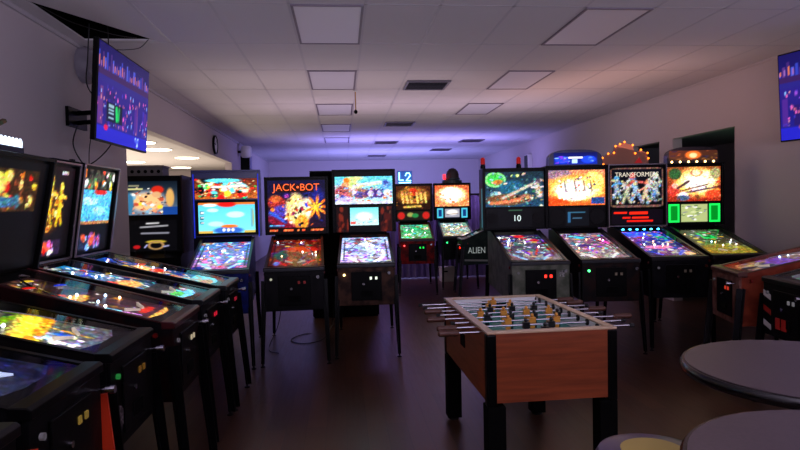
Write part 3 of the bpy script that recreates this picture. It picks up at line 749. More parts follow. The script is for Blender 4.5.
# ---- right group facing the camera
def art_r1():
    a = Art(64, 44, (0.08, 0.16, 0.2), (0.1, 0.25, 0.35), 17)
    a.blob(0.17, 0.22, 0.17, 0.20, (0.2, 0.75, 0.25)).blob(0.22, 0.3, 0.09, 0.08, (0.75, 0.45, 0.15)).ring(0.17, 0.22, 0.16, 0.19, 0.12, (0.5, 0.9, 0.5))
    a.blob(0.45, 0.45, 0.22, 0.2, (0.1, 0.35, 0.45)).blob(0.18, 0.65, 0.10, 0.10, (0.55, 0.75, 0.8)).blob(0.35, 0.8, 0.35, 0.16, (0.45, 0.28, 0.15))
    a.line(0.3, 0.75, 0.95, 0.25, 0.035, (0.75, 0.7, 0.6)).line(0.1, 0.9, 0.7, 0.78, 0.04, (0.85, 0.5, 0.3))
    a.blob(0.88, 0.3, 0.07, 0.1, (0.25, 0.2, 0.25)).line(0.88, 0.35, 0.93, 0.7, 0.05, (0.7, 0.65, 0.6)).line(0.8, 0.45, 0.99, 0.44, 0.02, WH)
    a.blob(0.7, 0.75, 0.10, 0.12, (0.6, 0.4, 0.3)).blob(0.7, 0.78, 0.05, 0.06, K)
    a.blob(0.47, 0.12, 0.03, 0.04, (0.9, 1, 0.5)).blob(0.55, 0.11, 0.03, 0.04, (0.9, 1, 0.5))
    a.specks(70, (0, 0, 1, 1), [(0.1, 0.3, 0.35), (0.5, 0.75, 0.7), (0.2, 0.4, 0.3), (0.75, 0.55, 0.3), K, (0.3, 0.55, 0.6), (0.85, 0.8, 0.7)], 0.012, 0.04, 1.3)
    return a


def disp_10():
    a = Art(48, 20, (0.02, 0.02, 0.03))
    return a.rect(0.30, 0.05, 0.72, 0.08, (0.2, 0.35, 0.25))


R1 = pinball('pinball machine with a green planet backglass, grey-green sides and two red beacons on top',
             (1.96, 5.80), radians(-3.8), 'right-hand row of pinball machines',
             playfield_art([LBL, WH, PUR, (0.9, 0.7, 0.5), (0.3, 0.4, 0.6), RED, (0.4, 0.8, 0.7)], ((0.15, 0.12, 0.3), (0.45, 0.35, 0.35)), 77, 1.2,
                           extra=lambda a: a.blob(0.55, 0.06, 0.12, 0.05, (1, 0.1, 0.15)).blob(0.8, 0.22, 0.10, 0.05, (0.9, 0.1, 0.2))), 1.1,
             art_r1(), 'dmd', disp_10(), 1.2, ((0.42, 0.43, 0.38), (0.30, 0.33, 0.27)), bbw=0.76, top=1.955, gz=(1.50, 1.91), seed=77,
             slots=(1, 0.15, 0.1), slot_e=4, side=M_BLACK)
lettering('score_digits', '10', 0.10, (0.02, 1.105, 1.36), (pi / 2, 0, 0), mat('digit_white', (0.85, 0.95, 0.9), emit=1.0), R1)
for dx in (-0.385, 0.06):
    bc = MB().lathe([(0.03, 0), (0.03, 0.035), (0.024, 0.035), (0.024, 0.05)], (dx + (0.02 if dx < 0 else 0), 1.16, 1.956), seg=14).build('beacon', M_BLACK, R1)
    MB().lathe([(0.026, 0), (0.026, 0.06), (0.018, 0.075), (0.004, 0.08)], (dx + (0.02 if dx < 0 else 0), 1.16, 2.007), seg=14).build('beacon_lens', mat('beacon_red', (0.7, 0.07, 0.04), emit=0.4), bc, smooth=True)
MB().box(-0.391, -0.383, 1.13, 1.15, 1.26, 1.72).build('glow_strip', mat('teal_reflection', (0.25, 0.5, 0.55), emit=0.5), R1)  # teal reflection on the backbox side, put in as a faintly glowing strip
MB().box(0.19, 0.24, -0.006, -0.0005, 0.80, 0.86).build('price_card', mat('card_white', (0.7, 0.7, 0.68), rough=0.7, noise=(0.2, 0.2, 0.2), scale=90), R1)


def art_r2():
    a = Art(64, 44, (0.75, 0.45, 0.3), (0.8, 0.35, 0.1), 18)
    a.blob(0.15, 0.1, 0.25, 0.16, (0.5, 0.4, 0.45)).blob(0.5, 0.5, 0.5, 0.36, (1, 0.7, 0.25)).blob(0.5, 0.55, 0.40, 0.30, (1, 0.93, 0.65)).blob(0.45, 0.6, 0.3, 0.25, WH)
    a.blob(0.8, 0.3, 0.18, 0.25, (1, 0.85, 0.4)).blob(0.1, 0.9, 0.25, 0.10, (0.8, 0.25, 0.05))
    a.rect(0.76, 0.78, 0.99, 0.97, (0.1, 0.22, 0.45))
    a.specks(46, (0.08, 0.2, 0.92, 0.85), [BRN, (0.7, 0.35, 0.1), WH, WH, (1, 0.8, 0.4), (0.35, 0.3, 0.3)], 0.010, 0.032, 1.4)
    for xx in (0.28, 0.46, 0.62, 0.74): a.line(xx, 0.3, xx + 0.03, 0.6, 0.012, (0.4, 0.25, 0.2))
    a.rect(0.46, 0.24, 0.60, 0.27, (0.35, 0.3, 0.3))
    return a


def disp_r2():
    a = Art(36, 20, (0.03, 0.04, 0.06)); return a.rect(0.1, 0.25, 0.85, 0.3, (0.2, 0.4, 0.5)).rect(0.1, 0.3, 0.2, 0.8, (0.15, 0.35, 0.5)).rect(0.3, 0.55, 0.7, 0.62, (0.25, 0.4, 0.5))


R2 = pinball('pinball machine with a fiery white-gold backglass and a blue arched topper',
             (2.69, 5.80), radians(-5.2), 'right-hand row of pinball machines',
             playfield_art([WH, PNK, PUR, (0.8, 0.75, 0.85), (0.5, 0.5, 0.6), (0.9, 0.6, 0.5), CYN], ((0.45, 0.35, 0.45), (0.5, 0.4, 0.4)), 88, 1.3,
                           extra=lambda a: a.blob(0.45, 0.15, 0.12, 0.06, (0.2, 0.8, 1)).blob(0.85, 0.35, 0.1, 0.08, (1, 0.3, 0.7))), 1.15,
             art_r2(), 'small', disp_r2(), 1.5, (K, (0.06, 0.06, 0.07)), ((0.05, 0.04, 0.05), (0.14, 0.07, 0.05)), bbw=0.745, top=1.975, gz=(1.50, 1.92), seed=88,
             slots=(0.4, 0.35, 0.3), slot_e=0.2, button=(0.3, 1.0, 0.5), rail=M_STEEL)


def arch(w, h, n=18, flat=0.35):
    pts = [(-w / 2, 0)]
    for k in range(n + 1):
        a_ = pi - pi * k / n
        pts.append((w / 2 * (abs(cos(a_)) ** 0.6) * (1 if cos(a_) > 0 else -1), h * flat + h * (1 - flat) * sin(a_) ** 0.8))
    pts.append((w / 2, 0))
    return pts


tp = MB().prism_y(1.16, 1.30, [(x_, z_ + 1.976) for x_, z_ in arch(0.64, 0.19)]).build('topper', mat('topper_blue', (0.10, 0.13, 0.35), rough=0.3), R2)
a = Art(50, 16, (0.03, 0.05, 0.3), (0.05, 0.15, 0.6), 21)
a.blob(0.2, 0.6, 0.17, 0.3, BLU).specks(14, (0.05, 0.3, 0.35, 0.9), [LBL, PUR, (0.3, 0.3, 1)], 0.02, 0.06).blob(0.8, 0.6, 0.17, 0.3, BLU)
a.specks(14, (0.65, 0.3, 0.95, 0.9), [LBL, (0.3, 0.5, 1), BLU], 0.02, 0.06).rect(0.33, 0.4, 0.66, 0.5, WH).rect(0.42, 0.6, 0.55, 0.9, (0.7, 0.85, 1))
a.mesh('topper_art', (-0.26, 1.157, 1.99), (0.52, 0, 0), (0, 0, 0.14), art_mat(1.4), tp)


def art_r3():
    a = Art(64, 46, (0.03, 0.03, 0.07), (0.03, 0.03, 0.05), 19)
    for (cx, cy, h_, c1, c2, ln) in ((0.12, 0.5, 0.5, (0.5, 0.6, 0.65), (0.3, 0.6, 0.8), 0), (0.30, 0.6, 0.55, (0.65, 0.65, 0.5), (0.8, 0.8, 0.7), 0.1), (0.48, 0.5, 0.6, (0.5, 0.65, 0.8), (0.75, 0.3, 0.25), -0.1),
                                    (0.66, 0.6, 0.5, (0.75, 0.7, 0.55), (0.8, 0.5, 0.35), 0.1), (0.85, 0.5, 0.6, (0.6, 0.68, 0.65), (0.8, 0.85, 0.8), 0)):
        a.figure(cx, cy + 0.05, h_, c1, c2, ln)
    a.specks(100, (0.05, 0.28, 0.95, 0.9), [(0.85, 0.85, 0.75), (0.5, 0.6, 0.65), K, (0.35, 0.55, 0.75), (0.75, 0.7, 0.5), (0.65, 0.35, 0.25), GRY], 0.012, 0.045, 1.3)
    a.ring(0.84, 0.35, 0.10, 0.14, 0.14, (0.6, 0.6, 0.5))
    e = (0.42, 0.30, 0.25)
    a.rect(0, 0, 1, 0.035, e).rect(0, 0.955, 1, 1, e).rect(0, 0, 0.03, 1, e).rect(0.97, 0, 1, 1, e)
    for cx in (0, 1):
        for cy in (0, 1): a.mix((np.hypot((a.X - abs(cx - 0.08)), (a.Y - abs(cy - 0.1))) > 0.09).astype(float) * (abs(a.X - cx) < 0.08) * (abs(a.Y - cy) < 0.1), K)
    return a


def disp_r3():
    a = Art(60, 18, (0.04, 0.02, 0.05))
    return a.rect(0.05, 0.15, 0.30, 0.28, (1, 0.15, 0.05)).rect(0.34, 0.15, 0.70, 0.30, (1, 0.15, 0.05)).rect(0.22, 0.5, 0.36, 0.62, (0.9, 0.12, 0.05)).rect(0.4, 0.5, 0.72, 0.62, (1, 0.15, 0.05)).rect(0.3, 0.75, 0.8, 0.88, (0.9, 0.1, 0.04))


R3 = pinball('pinball machine with silver frame, robots on its backglass and a row of blue lamps',
             (3.46, 5.86), radians(-5.6), 'right-hand row of pinball machines',
             playfield_art([BLU, PUR, (0.3, 0.5, 1), PNK, (0.25, 0.2, 0.5), WH, (0.9, 0.5, 0.4)], ((0.08, 0.15, 0.6), (0.3, 0.2, 0.4)), 99, 1.2,
                           extra=lambda a: a.blob(0.4, 0.12, 0.5, 0.1, (0.1, 0.3, 0.95)).rect(0.7, 0.2, 0.9, 0.33, (0.1, 0.75, 0.5)).blob(0.45, 0.6, 0.3, 0.06, (0.95, 0.5, 0.7)).blob(0.9, 0.85, 0.1, 0.08, (1, 0.75, 0.5))), 1.1,
             art_r3(), 'wide', disp_r3(), 1.0, (K, (0.06, 0.06, 0.08)), bbw=0.71, top=1.985, gz=(1.46, 1.94), seed=99, trim=mat('silver_trim', (0.5, 0.47, 0.5), rough=0.3, metal=0.8),
             slots=(0.4, 0.35, 0.3), slot_e=0.1)
lettering('title_lettering', 'TRANSFORMERS', 0.078, (0.0, 1.118, 1.855), (pi / 2, 0, 0), mat('title_silver', (0.85, 0.82, 0.72), emit=0.9), R3, sx=0.92)
for k in range(6):
    MB().lathe([(0.012, 0), (0.016, 0.008), (0.010, 0.018)], (-0.19 + 0.085 * k, 1.075, 1.185), seg=10).build('blue_lamp', mat('lamp_cyan', (0.25, 0.75, 1.0), emit=9), R3)
# bulb-outlined sign on top: a tall rounded gable with a lower wing each side
prof = [(-0.38, 0), (-0.39, 0.08), (-0.32, 0.13), (-0.25, 0.14), (-0.23, 0.22), (-0.12, 0.27), (-0.02, 0.23), (0.01, 0.13), (0.08, 0.17), (0.16, 0.13), (0.18, 0.0)]
tp = MB().prism_y(1.20, 1.24, [(x_, z_ + 1.986) for x_, z_ in prof]).build('topper', mat('topper_bronze', (0.60, 0.38, 0.28), rough=0.5), R3)
path = []
for (xa, za), (xb, zb_) in zip(prof[:-1], prof[1:]):
    n = max(1, int(hypot(xb - xa, zb_ - za) / 0.055))
    path += [(xa + (xb - xa) * k / n, za + (zb_ - za) * k / n) for k in range(n)]
for x_, z_ in path:
    MB().lathe([(0.007, 0), (0.013, 0.008), (0.007, 0.018)], (x_, 1.18, 1.99 + z_), 'y', 8).build('bulb', mat('bulb_amber', (1.0, 0.5, 0.12), emit=3.5), tp)
MB().prism_y(1.19, 1.199, [(0.0, 2.0), (0.06, 2.07), (0.10, 2.0)]).build('red_badge', mat('badge_red', (0.6, 0.05, 0.04), emit=0.6), tp)


def art_r4():
    a = Art(64, 44, (0.5, 0.25, 0.1), (0.55, 0.12, 0.05), 20)
    a.blob(0.55, 0.45, 0.40, 0.42, (1, 0.75, 0.35)).blob(0.6, 0.42, 0.32, 0.32, (1, 0.97, 0.7)).blob(0.55, 0.5, 0.2, 0.2, WH)
    a.blob(0.15, 0.2, 0.12, 0.16, (0.15, 0.3, 0.15)).blob(0.9, 0.2, 0.10, 0.16, (0.55, 0.55, 0.35))
    a.blob(0.12, 0.68, 0.10, 0.18, (0.75, 0.2, 0.15)).blob(0.15, 0.55, 0.06, 0.08, (0.9, 0.6, 0.5)).line(0.2, 0.62, 0.4, 0.42, 0.03, (0.25, 0.15, 0.15))
    a.line(0.25, 0.7, 0.75, 0.52, 0.02, BRN).line(0.35, 0.75, 0.9, 0.6, 0.025, (0.3, 0.2, 0.3)).blob(0.3, 0.85, 0.10, 0.12, WH).blob(0.3, 0.9, 0.12, 0.08, (0.2, 0.3, 0.4))
    a.ring(0.55, 0.17, 0.10, 0.10, 0.2, (0.8, 0.5, 0.3)).specks(44, (0, 0.3, 1, 1), [(0.7, 0.15, 0.08), BRN, ORG, (1, 0.8, 0.5), (0.3, 0.1, 0.1)], 0.012, 0.05)
    a.blob(0.85, 0.8, 0.14, 0.12, (0.8, 0.25, 0.12))
    return a


def disp_r4():
    a = Art(60, 26, K)
    for x0 in (0.0, 0.78): a.rect(x0, 0, x0 + 0.22, 1, (0.1, 0.95, 0.35)).rect(x0 + 0.035, 0.1, x0 + 0.185, 0.9, (0.0, 0.5, 0.12))
    a.rect(0.25, 0.02, 0.75, 0.98, (0.65, 0.7, 0.45))
    return a.specks(26, (0.27, 0.1, 0.73, 0.9), [WH, (0.4, 0.5, 0.3), (0.8, 0.85, 0.6), GRY], 0.02, 0.06)


R4 = pinball('pinball machine with green-lit speaker squares and a bulb-lined arched topper',
             (4.14, 5.86), radians(-8.0), 'right-hand row of pinball machines',
             playfield_art([(0.3, 0.35, 0.3), (0.5, 0.5, 0.4), YEL, (0.2, 0.3, 0.25), GRY, (0.6, 0.75, 0.6)], ((0.12, 0.15, 0.14), (0.45, 0.40, 0.12)), 110, 1.0,
                           extra=lambda a: a.blob(0.5, 0.8, 0.6, 0.25, (0.55, 0.5, 0.12)).blob(0.75, 0.68, 0.05, 0.03, (1, 0.9, 0.3)).rect(0.42, 0.08, 0.68, 0.34, (0.1, 0.95, 0.4)).rect(0.47, 0.12, 0.63, 0.30, (0.02, 0.45, 0.15)).blob(0.55, 0.2, 0.05, 0.03, WH)), 0.9,
             art_r4(), 'wide', disp_r4(), 1.5, (K, (0.07, 0.06, 0.07)), bbw=0.71, top=1.985, gz=(1.52, 1.94), seed=110, slots=(0.4, 0.3, 0.3), slot_e=0.1, button=(1.0, 0.95, 0.8))
tp = MB().prism_y(1.14, 1.26, [(x_, z_ + 1.986) for x_, z_ in arch(0.62, 0.20)]).build('topper', mat('topper_dark', (0.12, 0.09, 0.12), rough=0.3), R4)
a = Art(50, 16, (0.3, 0.15, 0.1), (0.25, 0.15, 0.1), 22)
a.specks(40, (0, 0, 1, 1), [BRN, (0.5, 0.35, 0.15), (0.2, 0.2, 0.3), (0.6, 0.3, 0.15), (0.15, 0.1, 0.2)], 0.02, 0.07).blob(0.5, 0.45, 0.16, 0.4, (0.95, 0.45, 0.15)).blob(0.5, 0.5, 0.08, 0.25, (1, 0.85, 0.6))
a.mesh('topper_art', (-0.29, 1.137, 2.02), (0.58, 0, 0), (0, 0, 0.12), art_mat(1.0), tp)
for k in range(6):
    MB().lathe([(0.008, 0), (0.014, 0.01), (0.007, 0.02)], (-0.26 + 0.10 * k, 1.118, 2.003), 'y', 8).build('bulb', mat('bulb_warm', (1.0, 0.80, 0.5), emit=7), tp)

# ---- left row: backs against the left wall, players stand in the aisle
GL = 'pinball machines along the left wall'


def art_d1():
    a = Art(40, 56, K, K, 31)
    a.rect(0.02, 0, 0.98, 0.23, (0.25, 0.25, 0.2)).specks(26, (0.0, 0, 1, 0.22), [ORG, YEL, (0.3, 0.5, 0.3), WH, (0.8, 0.2, 0.1), K], 0.03, 0.08)
    a.rect(0.0, 0.25, 0.96, 0.66, (0.3, 0.7, 0.9)).blob(0.3, 0.38, 0.25, 0.05, (0.6, 0.9, 1)).blob(0.6, 0.5, 0.2, 0.06, (0.55, 0.85, 0.95)).rect(0.0, 0.62, 0.96, 0.66, (0.75, 0.5, 0.3))
    a.blob(0.6, 0.27, 0.2, 0.03, RED)
    a.rect(0.12, 0.80, 0.75, 0.97, (0.1, 0.15, 0.25)).specks(14, (0.2, 0.82, 0.7, 0.95), [(0.9, 0.35, 0.2), (0.6, 0.3, 0.6), LBL], 0.03, 0.09)
    return a


SIL = mat('silver_edge', (0.62, 0.56, 0.60), rough=0.3, metal=0.7)
D1 = pinball('pinball machine with a light blue screen in a silver frame, farthest of the left row',
             (-0.90, 4.95), pi / 2, GL,
             playfield_art([BLU, (0.2, 0.5, 0.9), CYN, ORG, (0.9, 0.7, 0.5), NAV, (0.15, 0.3, 0.5)], ((0.1, 0.25, 0.6), (0.1, 0.25, 0.4)), 121, 1.1,
                           extra=lambda a: a.blob(0.5, 0.33, 0.4, 0.09, (0.95, 0.7, 0.4)).blob(0.7, 0.45, 0.2, 0.05, (0.85, 0.2, 0.1)).rect(0, 0.72, 1, 0.93, (0.35, 0.75, 0.85)).blob(0.5, 0.85, 0.3, 0.05, (0.6, 0.4, 0.2))), 1.8,
             art_d1(), None, None, 1.2, (K, (0.05, 0.05, 0.07)), bbw=0.69, top=1.93, gz=(1.255, 1.89), seed=121, lean=0.15, length=1.08, lw=0.54, trim=SIL, slots=(0.7, 0.1, 0.2), slot_e=0.4, leg=M_BLACK)


def art_d2():
    a = Art(40, 56, (0.08, 0.04, 0.06), K, 32)
    a.blob(0.4, 0.48, 0.38, 0.26, (0.3, 0.15, 0.02))
    for (cx, cy, h_) in ((0.20, 0.52, 0.42), (0.45, 0.45, 0.50), (0.70, 0.46, 0.42)):
        a.figure(cx, cy, h_, (0.95, 0.75, 0.1), (1, 0.85, 0.25), 0.02)
    a.specks(36, (0.08, 0.3, 0.85, 0.68), [YEL, (0.8, 0.5, 0.05), (1, 0.95, 0.5), BRN, K], 0.015, 0.05)
    a.rect(0.68, 0.05, 0.84, 0.08, (0.7, 0.7, 0.7)).rect(0.0, 0.67, 0.5, 0.71, (0.7, 0.4, 0.1))
    a.rect(0.08, 0.80, 0.80, 0.97, (0.15, 0.1, 0.2)).blob(0.35, 0.88, 0.25, 0.06, (0.95, 0.35, 0.2)).specks(10, (0.15, 0.82, 0.7, 0.95), [WH, RED, PNK], 0.02, 0.06)
    return a


D2 = pinball('pinball machine with yellow figures on its silver-framed backglass in the left row',
             (-0.92, 4.26), pi / 2, GL,
             playfield_art([CYN, BLU, (0.3, 0.7, 0.9), (0.9, 0.6, 0.4), NAV, WH, (0.7, 0.7, 0.75)], ((0.1, 0.4, 0.6), (0.15, 0.15, 0.2)), 122, 1.1,
                           extra=lambda a: a.blob(0.5, 0.5, 0.35, 0.08, (0.95, 0.6, 0.3)).blob(0.4, 0.42, 0.1, 0.04, RED).rect(0, 0.62, 1, 0.78, (0.16, 0.15, 0.17)).rect(0, 0.84, 1, 0.93, (0.3, 0.7, 0.85)).blob(0.5, 0.83, 0.2, 0.04, (0.2, 0.65, 0.3))), 1.9,
             art_d2(), None, None, 1.2, (K, (0.05, 0.04, 0.05)), bbw=0.67, top=1.92, gz=(1.255, 1.88), seed=122, lean=0.15, length=1.08, lw=0.54, trim=SIL, slots=(0.9, 0.1, 0.2), slot_e=0.5, leg=M_BLACK)


def art_d3():
    a = Art(44, 56, K, K, 33)
    a.rect(0, 0.08, 0.86, 0.46, (0.2, 0.12, 0.05))
    a.specks(40, (0.0, 0.12, 0.85, 0.42), [ORG, YEL, RED, (0.9, 0.8, 0.4), BRN, (0.2, 0.45, 0.55)], 0.025, 0.07)
    a.blob(0.2, 0.22, 0.14, 0.10, (1, 0.9, 0.4)).blob(0.3, 0.38, 0.3, 0.05, (0.2, 0.4, 0.5))
    for k in range(10): a.line(0.05, 0.52 + 0.03 * k, 0.15 + 0.035 * (k % 4), 0.52 + 0.03 * k, 0.008, (0.15, 0.55, 0.6))
    return a


D3 = pinball('black pinball machine with a lit white crown topper and brown figurine on top',
             (-0.90, 3.52), pi / 2, GL,
             playfield_art([(0.25, 0.08, 0.06), (0.35, 0.2, 0.15), (0.6, 0.4, 0.1), (0.15, 0.12, 0.15), (0.3, 0.15, 0.3)], ((0.10, 0.05, 0.05), (0.25, 0.15, 0.2)), 123, 0.8,
                           extra=lambda a: a.blob(0.4, 0.42, 0.3, 0.05, (0.9, 0.6, 0.1)).blob(0.3, 0.34, 0.2, 0.03, (0.8, 0.2, 0.05)).line(0.25, 0.55, 0.3, 0.8, 0.02, (0.9, 0.5, 0.9)).blob(0.28, 0.66, 0.05, 0.05, (0.5, 0.95, 1)).rect(0, 0.86, 1, 0.93, (0.85, 0.6, 0.25)).blob(0.6, 0.8, 0.2, 0.03, (0.8, 0.15, 0.1))), 1.4,
             art_d3(), None, None, 1.0, ((0.10, 0.02, 0.02), K), bbw=0.72, top=1.91, gz=(1.255, 1.87), seed=123, lean=0.20, length=0.98, lw=0.54, slots=(0.8, 0.75, 0.6), slot_e=0.5, leg=M_BLACK,
             rail=mat('maroon_rail', (0.22, 0.05, 0.06), rough=0.3))
tp = MB().box(-0.27, 0.12, 0.90, 1.04, 1.885, 1.92).build('topper', M_STEEL, D3, bevel=0.004)
tp_off = Vector((0.03, -0.23, -0.033))
cr = MB()
for k in range(9):
    cr.prism_y(1.12, 1.13, [(-0.28 + 0.038 * k, 1.965), (-0.25 + 0.038 * k, 1.965), (-0.252 + 0.038 * k, 1.985), (-0.265 + 0.038 * k, 2.0), (-0.278 + 0.038 * k, 1.985)])
cr.box(-0.28, 0.07, 1.13, 1.15, 1.952, 1.985)
cr.build('crown_light', mat('crown_white', (0.85, 0.92, 1.0), emit=2.2), tp).location = tp_off
fg = MB().lathe([(0.05, 0), (0.06, 0.04), (0.045, 0.10), (0.02, 0.12)], (-0.16, 1.22, 1.951), seg=12)
fg.lathe([(0.01, 0.0), (0.035, 0.02), (0.042, 0.05), (0.03, 0.08), (0.01, 0.095)], (-0.16, 1.22, 2.06), seg=12)
fg.beam((-0.16, 1.21, 2.04), (-0.25, 1.15, 2.02), 0.025, 0.025, 0.018); fg.beam((-0.16, 1.21, 2.04), (-0.08, 1.17, 2.09), 0.025, 0.025, 0.018)
fg.build('figurine', mat('figure_brown', (0.40, 0.26, 0.16), rough=0.6, noise=(0.2, 0.25, 0.15), scale=30), tp, smooth=True).location = tp_off + Vector((0.02, -0.02, 0))

D4 = pinball('left-row pinball machine with a yellow streak and bright white lamps on its playfield',
             (-0.97, 2.84), pi / 2, GL,
             playfield_art([(0.3, 0.35, 0.4), (0.2, 0.22, 0.25), (0.4, 0.4, 0.42), (0.5, 0.55, 0.6)], ((0.18, 0.22, 0.12), (0.28, 0.27, 0.30)), 124, 0.9,
                           extra=lambda a: a.line(0.97, 0.52, 0.25, 0.64, 0.06, YEL).line(0.95, 0.60, 0.1, 0.70, 0.025, (0.9, 0.6, 0.1)).blob(0.6, 0.46, 0.3, 0.03, (0.4, 0.6, 0.05)).specks(34, (0.05, 0.68, 0.55, 0.86), [WH, (1, 0.95, 0.8), (0.6, 0.7, 0.9)], 0.02, 0.06, 0.5).line(0.7, 0.66, 0.6, 0.85, 0.012, (0.85, 0.6, 0.1)).blob(0.55, 0.74, 0.05, 0.04, (0.1, 0.35, 0.8))), 1.8,
             art_d3(), None, None, 0.8, (K, (0.05, 0.04, 0.04)), bbw=0.60, top=1.92, gz=(1.255, 1.88), seed=124, lean=0.15, length=1.08, lw=0.54, slots=(0.5, 0.35, 0.1), slot_e=0.25, leg=M_BLACK, button=(0.03, 0.2, 0.07), rail=M_BLACK)
pq = MB().lathe([(0.055, 0), (0.055, 0.004)], (-0.20, -0.0045, 0.66), 'y', 20).build('plaque', mat('plaque_grey', (0.5, 0.45, 0.47), rough=0.6, noise=(0.15, 0.12, 0.12), scale=50), D4)

D5 = pinball('left-row pinball machine with dark blue playfield, white toy ship and orange legs',
             (-0.96, 2.17), pi / 2, GL,
             playfield_art([(0.08, 0.1, 0.25), (0.15, 0.15, 0.35), (0.2, 0.2, 0.3), (0.1, 0.15, 0.3)], ((0.05, 0.08, 0.25), (0.12, 0.13, 0.22)), 125, 0.9,
                           extra=lambda a: a.blob(0.6, 0.45, 0.3, 0.05, (0.4, 0.4, 0.75)).blob(0.4, 0.48, 0.1, 0.06, (0.8, 0.9, 1)).blob(0.3, 0.42, 0.08, 0.04, (0.8, 0.3, 0.2))), 1.0,
             art_d1(), None, None, 0.8, (K, (0.05, 0.05, 0.06)), bbw=0.66, top=1.92, gz=(1.255, 1.88), seed=125, lean=0.15, length=1.08, lw=0.54, slots=(0.6, 0.5, 0.2), slot_e=0.25, leg=mat('leg_orange', (0.75, 0.20, 0.08), rough=0.45, coat=0.3), rail=M_BLACK)
sh = MB().prism_z(0.985, 0.992, [(0.02, 0.19), (0.045, 0.24), (0.10, 0.30), (0.03, 0.28), (0.0, 0.33), (-0.02, 0.28), (-0.07, 0.29), (-0.01, 0.24)])
sh.build('toy_ship', mat('ship_white', (0.75, 0.82, 0.95), emit=0.7), D5)

D6 = pinball('dark pinball machine at the bottom left corner, nearest of the left row',
             (-0.93, 1.50), pi / 2, GL,
             playfield_art([(0.2, 0.2, 0.22), (0.3, 0.3, 0.33), (0.15, 0.15, 0.2)], ((0.08, 0.08, 0.1), (0.25, 0.25, 0.27)), 126, 0.6), 0.15,
             art_d2(), None, None, 0.8, (K, (0.05, 0.05, 0.06)), bbw=0.66, top=1.92, gz=(1.255, 1.88), seed=126, lean=0.15, length=1.08, lw=0.54, slots=(0.7, 0.5, 0.3), slot_e=0.2, leg=M_BLACK, rail=M_STEEL)

# ---- two machines by the right wall
C1 = pinball('brown wood-sided pinball machine at the right, its front turned to the aisle',
             (3.18, 4.72), radians(-104), 'pinball machines by the right wall',
             playfield_art([(0.6, 0.5, 0.6), PUR, WH, (0.8, 0.6, 0.5), (0.3, 0.3, 0.4), (0.7, 0.6, 0.75)], ((0.35, 0.28, 0.35), (0.75, 0.55, 0.35)), 131, 1.1,
                           extra=lambda a: a.blob(0.5, 0.62, 0.5, 0.08, (0.5, 0.3, 0.75)).blob(0.6, 0.75, 0.25, 0.06, (0.25, 0.3, 0.4)).blob(0.3, 0.8, 0.1, 0.05, (0.9, 0.8, 0.4))), 0.6,
             art_b1(), None, None, 0.6, ((0.52, 0.22, 0.14), (0.42, 0.16, 0.10)), ((0.50, 0.34, 0.30), (0.34, 0.18, 0.15)), bbw=0.66, top=1.75, gz=(1.2, 1.7), seed=131,
             slots=(0.9, 0.25, 0.15), slot_e=0.5, leg=M_STEEL, rail=mat('rail_brown', (0.30, 0.16, 0.12), rough=0.35, metal=0.3))
C2 = pinball('black pinball machine with red and white striped front corner, beside the brown one',
             (3.10, 3.92), radians(-98), 'pinball machines by the right wall',
             playfield_art([(0.6, 0.7, 0.75), CYN, (0.3, 0.35, 0.4), GRY], ((0.3, 0.5, 0.55), (0.4, 0.45, 0.45)), 132, 0.9), 0.5,
             art_b2(), None, None, 0.6, (K, (0.05, 0.05, 0.05)), bbw=0.66, top=1.75, gz=(1.2, 1.7), seed=132, slots=(0.5, 0.5, 0.5), slot_e=0.4, leg=M_BLACK)
for k in range(3):
    MB().prism_y(-0.003, -0.0005, [(-0.285, 0.60 + 0.11 * k), (-0.19, 0.57 + 0.11 * k), (-0.19, 0.61 + 0.11 * k), (-0.285, 0.64 + 0.11 * k)]).build('stripe', mat('stripe_%d' % (k % 2), ((0.8, 0.78, 0.76), (0.6, 0.1, 0.07))[k % 2], rough=0.5), C2)
for k in range(2):
    MB().box(-0.10 + 0.07 * k, -0.05 + 0.07 * k, -0.021, -0.0125, 0.60, 0.68).build('coin_return_lamp', mat('return_red', (0.55, 0.08, 0.06), emit=0.12), C2)

# ---------------------------------------------------------------- foosball table
FT = thing('foosball_table', (1.09, 3.68, 0), radians(1.0), 'cherry wood foosball table with black corner posts standing in the aisle', 'foosball table')


def wood_mat(name, c1, c2):
    m = bpy.data.materials.new(name); m.use_nodes = True; nt = m.node_tree; b = nt.nodes['Principled BSDF']
    tc = nt.nodes.new('ShaderNodeTexCoord'); mp = nt.nodes.new('ShaderNodeMapping'); mp.inputs['Scale'].default_value = (1.2, 1.2, 16)
    n = nt.nodes.new('ShaderNodeTexNoise'); n.inputs['Scale'].default_value = 2.5; n.inputs['Detail'].default_value = 6; n.inputs['Distortion'].default_value = 0.4
    r = nt.nodes.new('ShaderNodeValToRGB'); r.color_ramp.elements[0].position = 0.35; r.color_ramp.elements[1].position = 0.65
    r.color_ramp.elements[0].color = (*lin(c1), 1); r.color_ramp.elements[1].color = (*lin(c2), 1)
    nt.links.new(tc.outputs['Object'], mp.inputs[0]); nt.links.new(mp.outputs[0], n.inputs['Vector']); nt.links.new(n.outputs['Fac'], r.inputs[0]); nt.links.new(r.outputs[0], b.inputs['Base Color'])
    b.inputs['Roughness'].default_value = 0.4
    return m


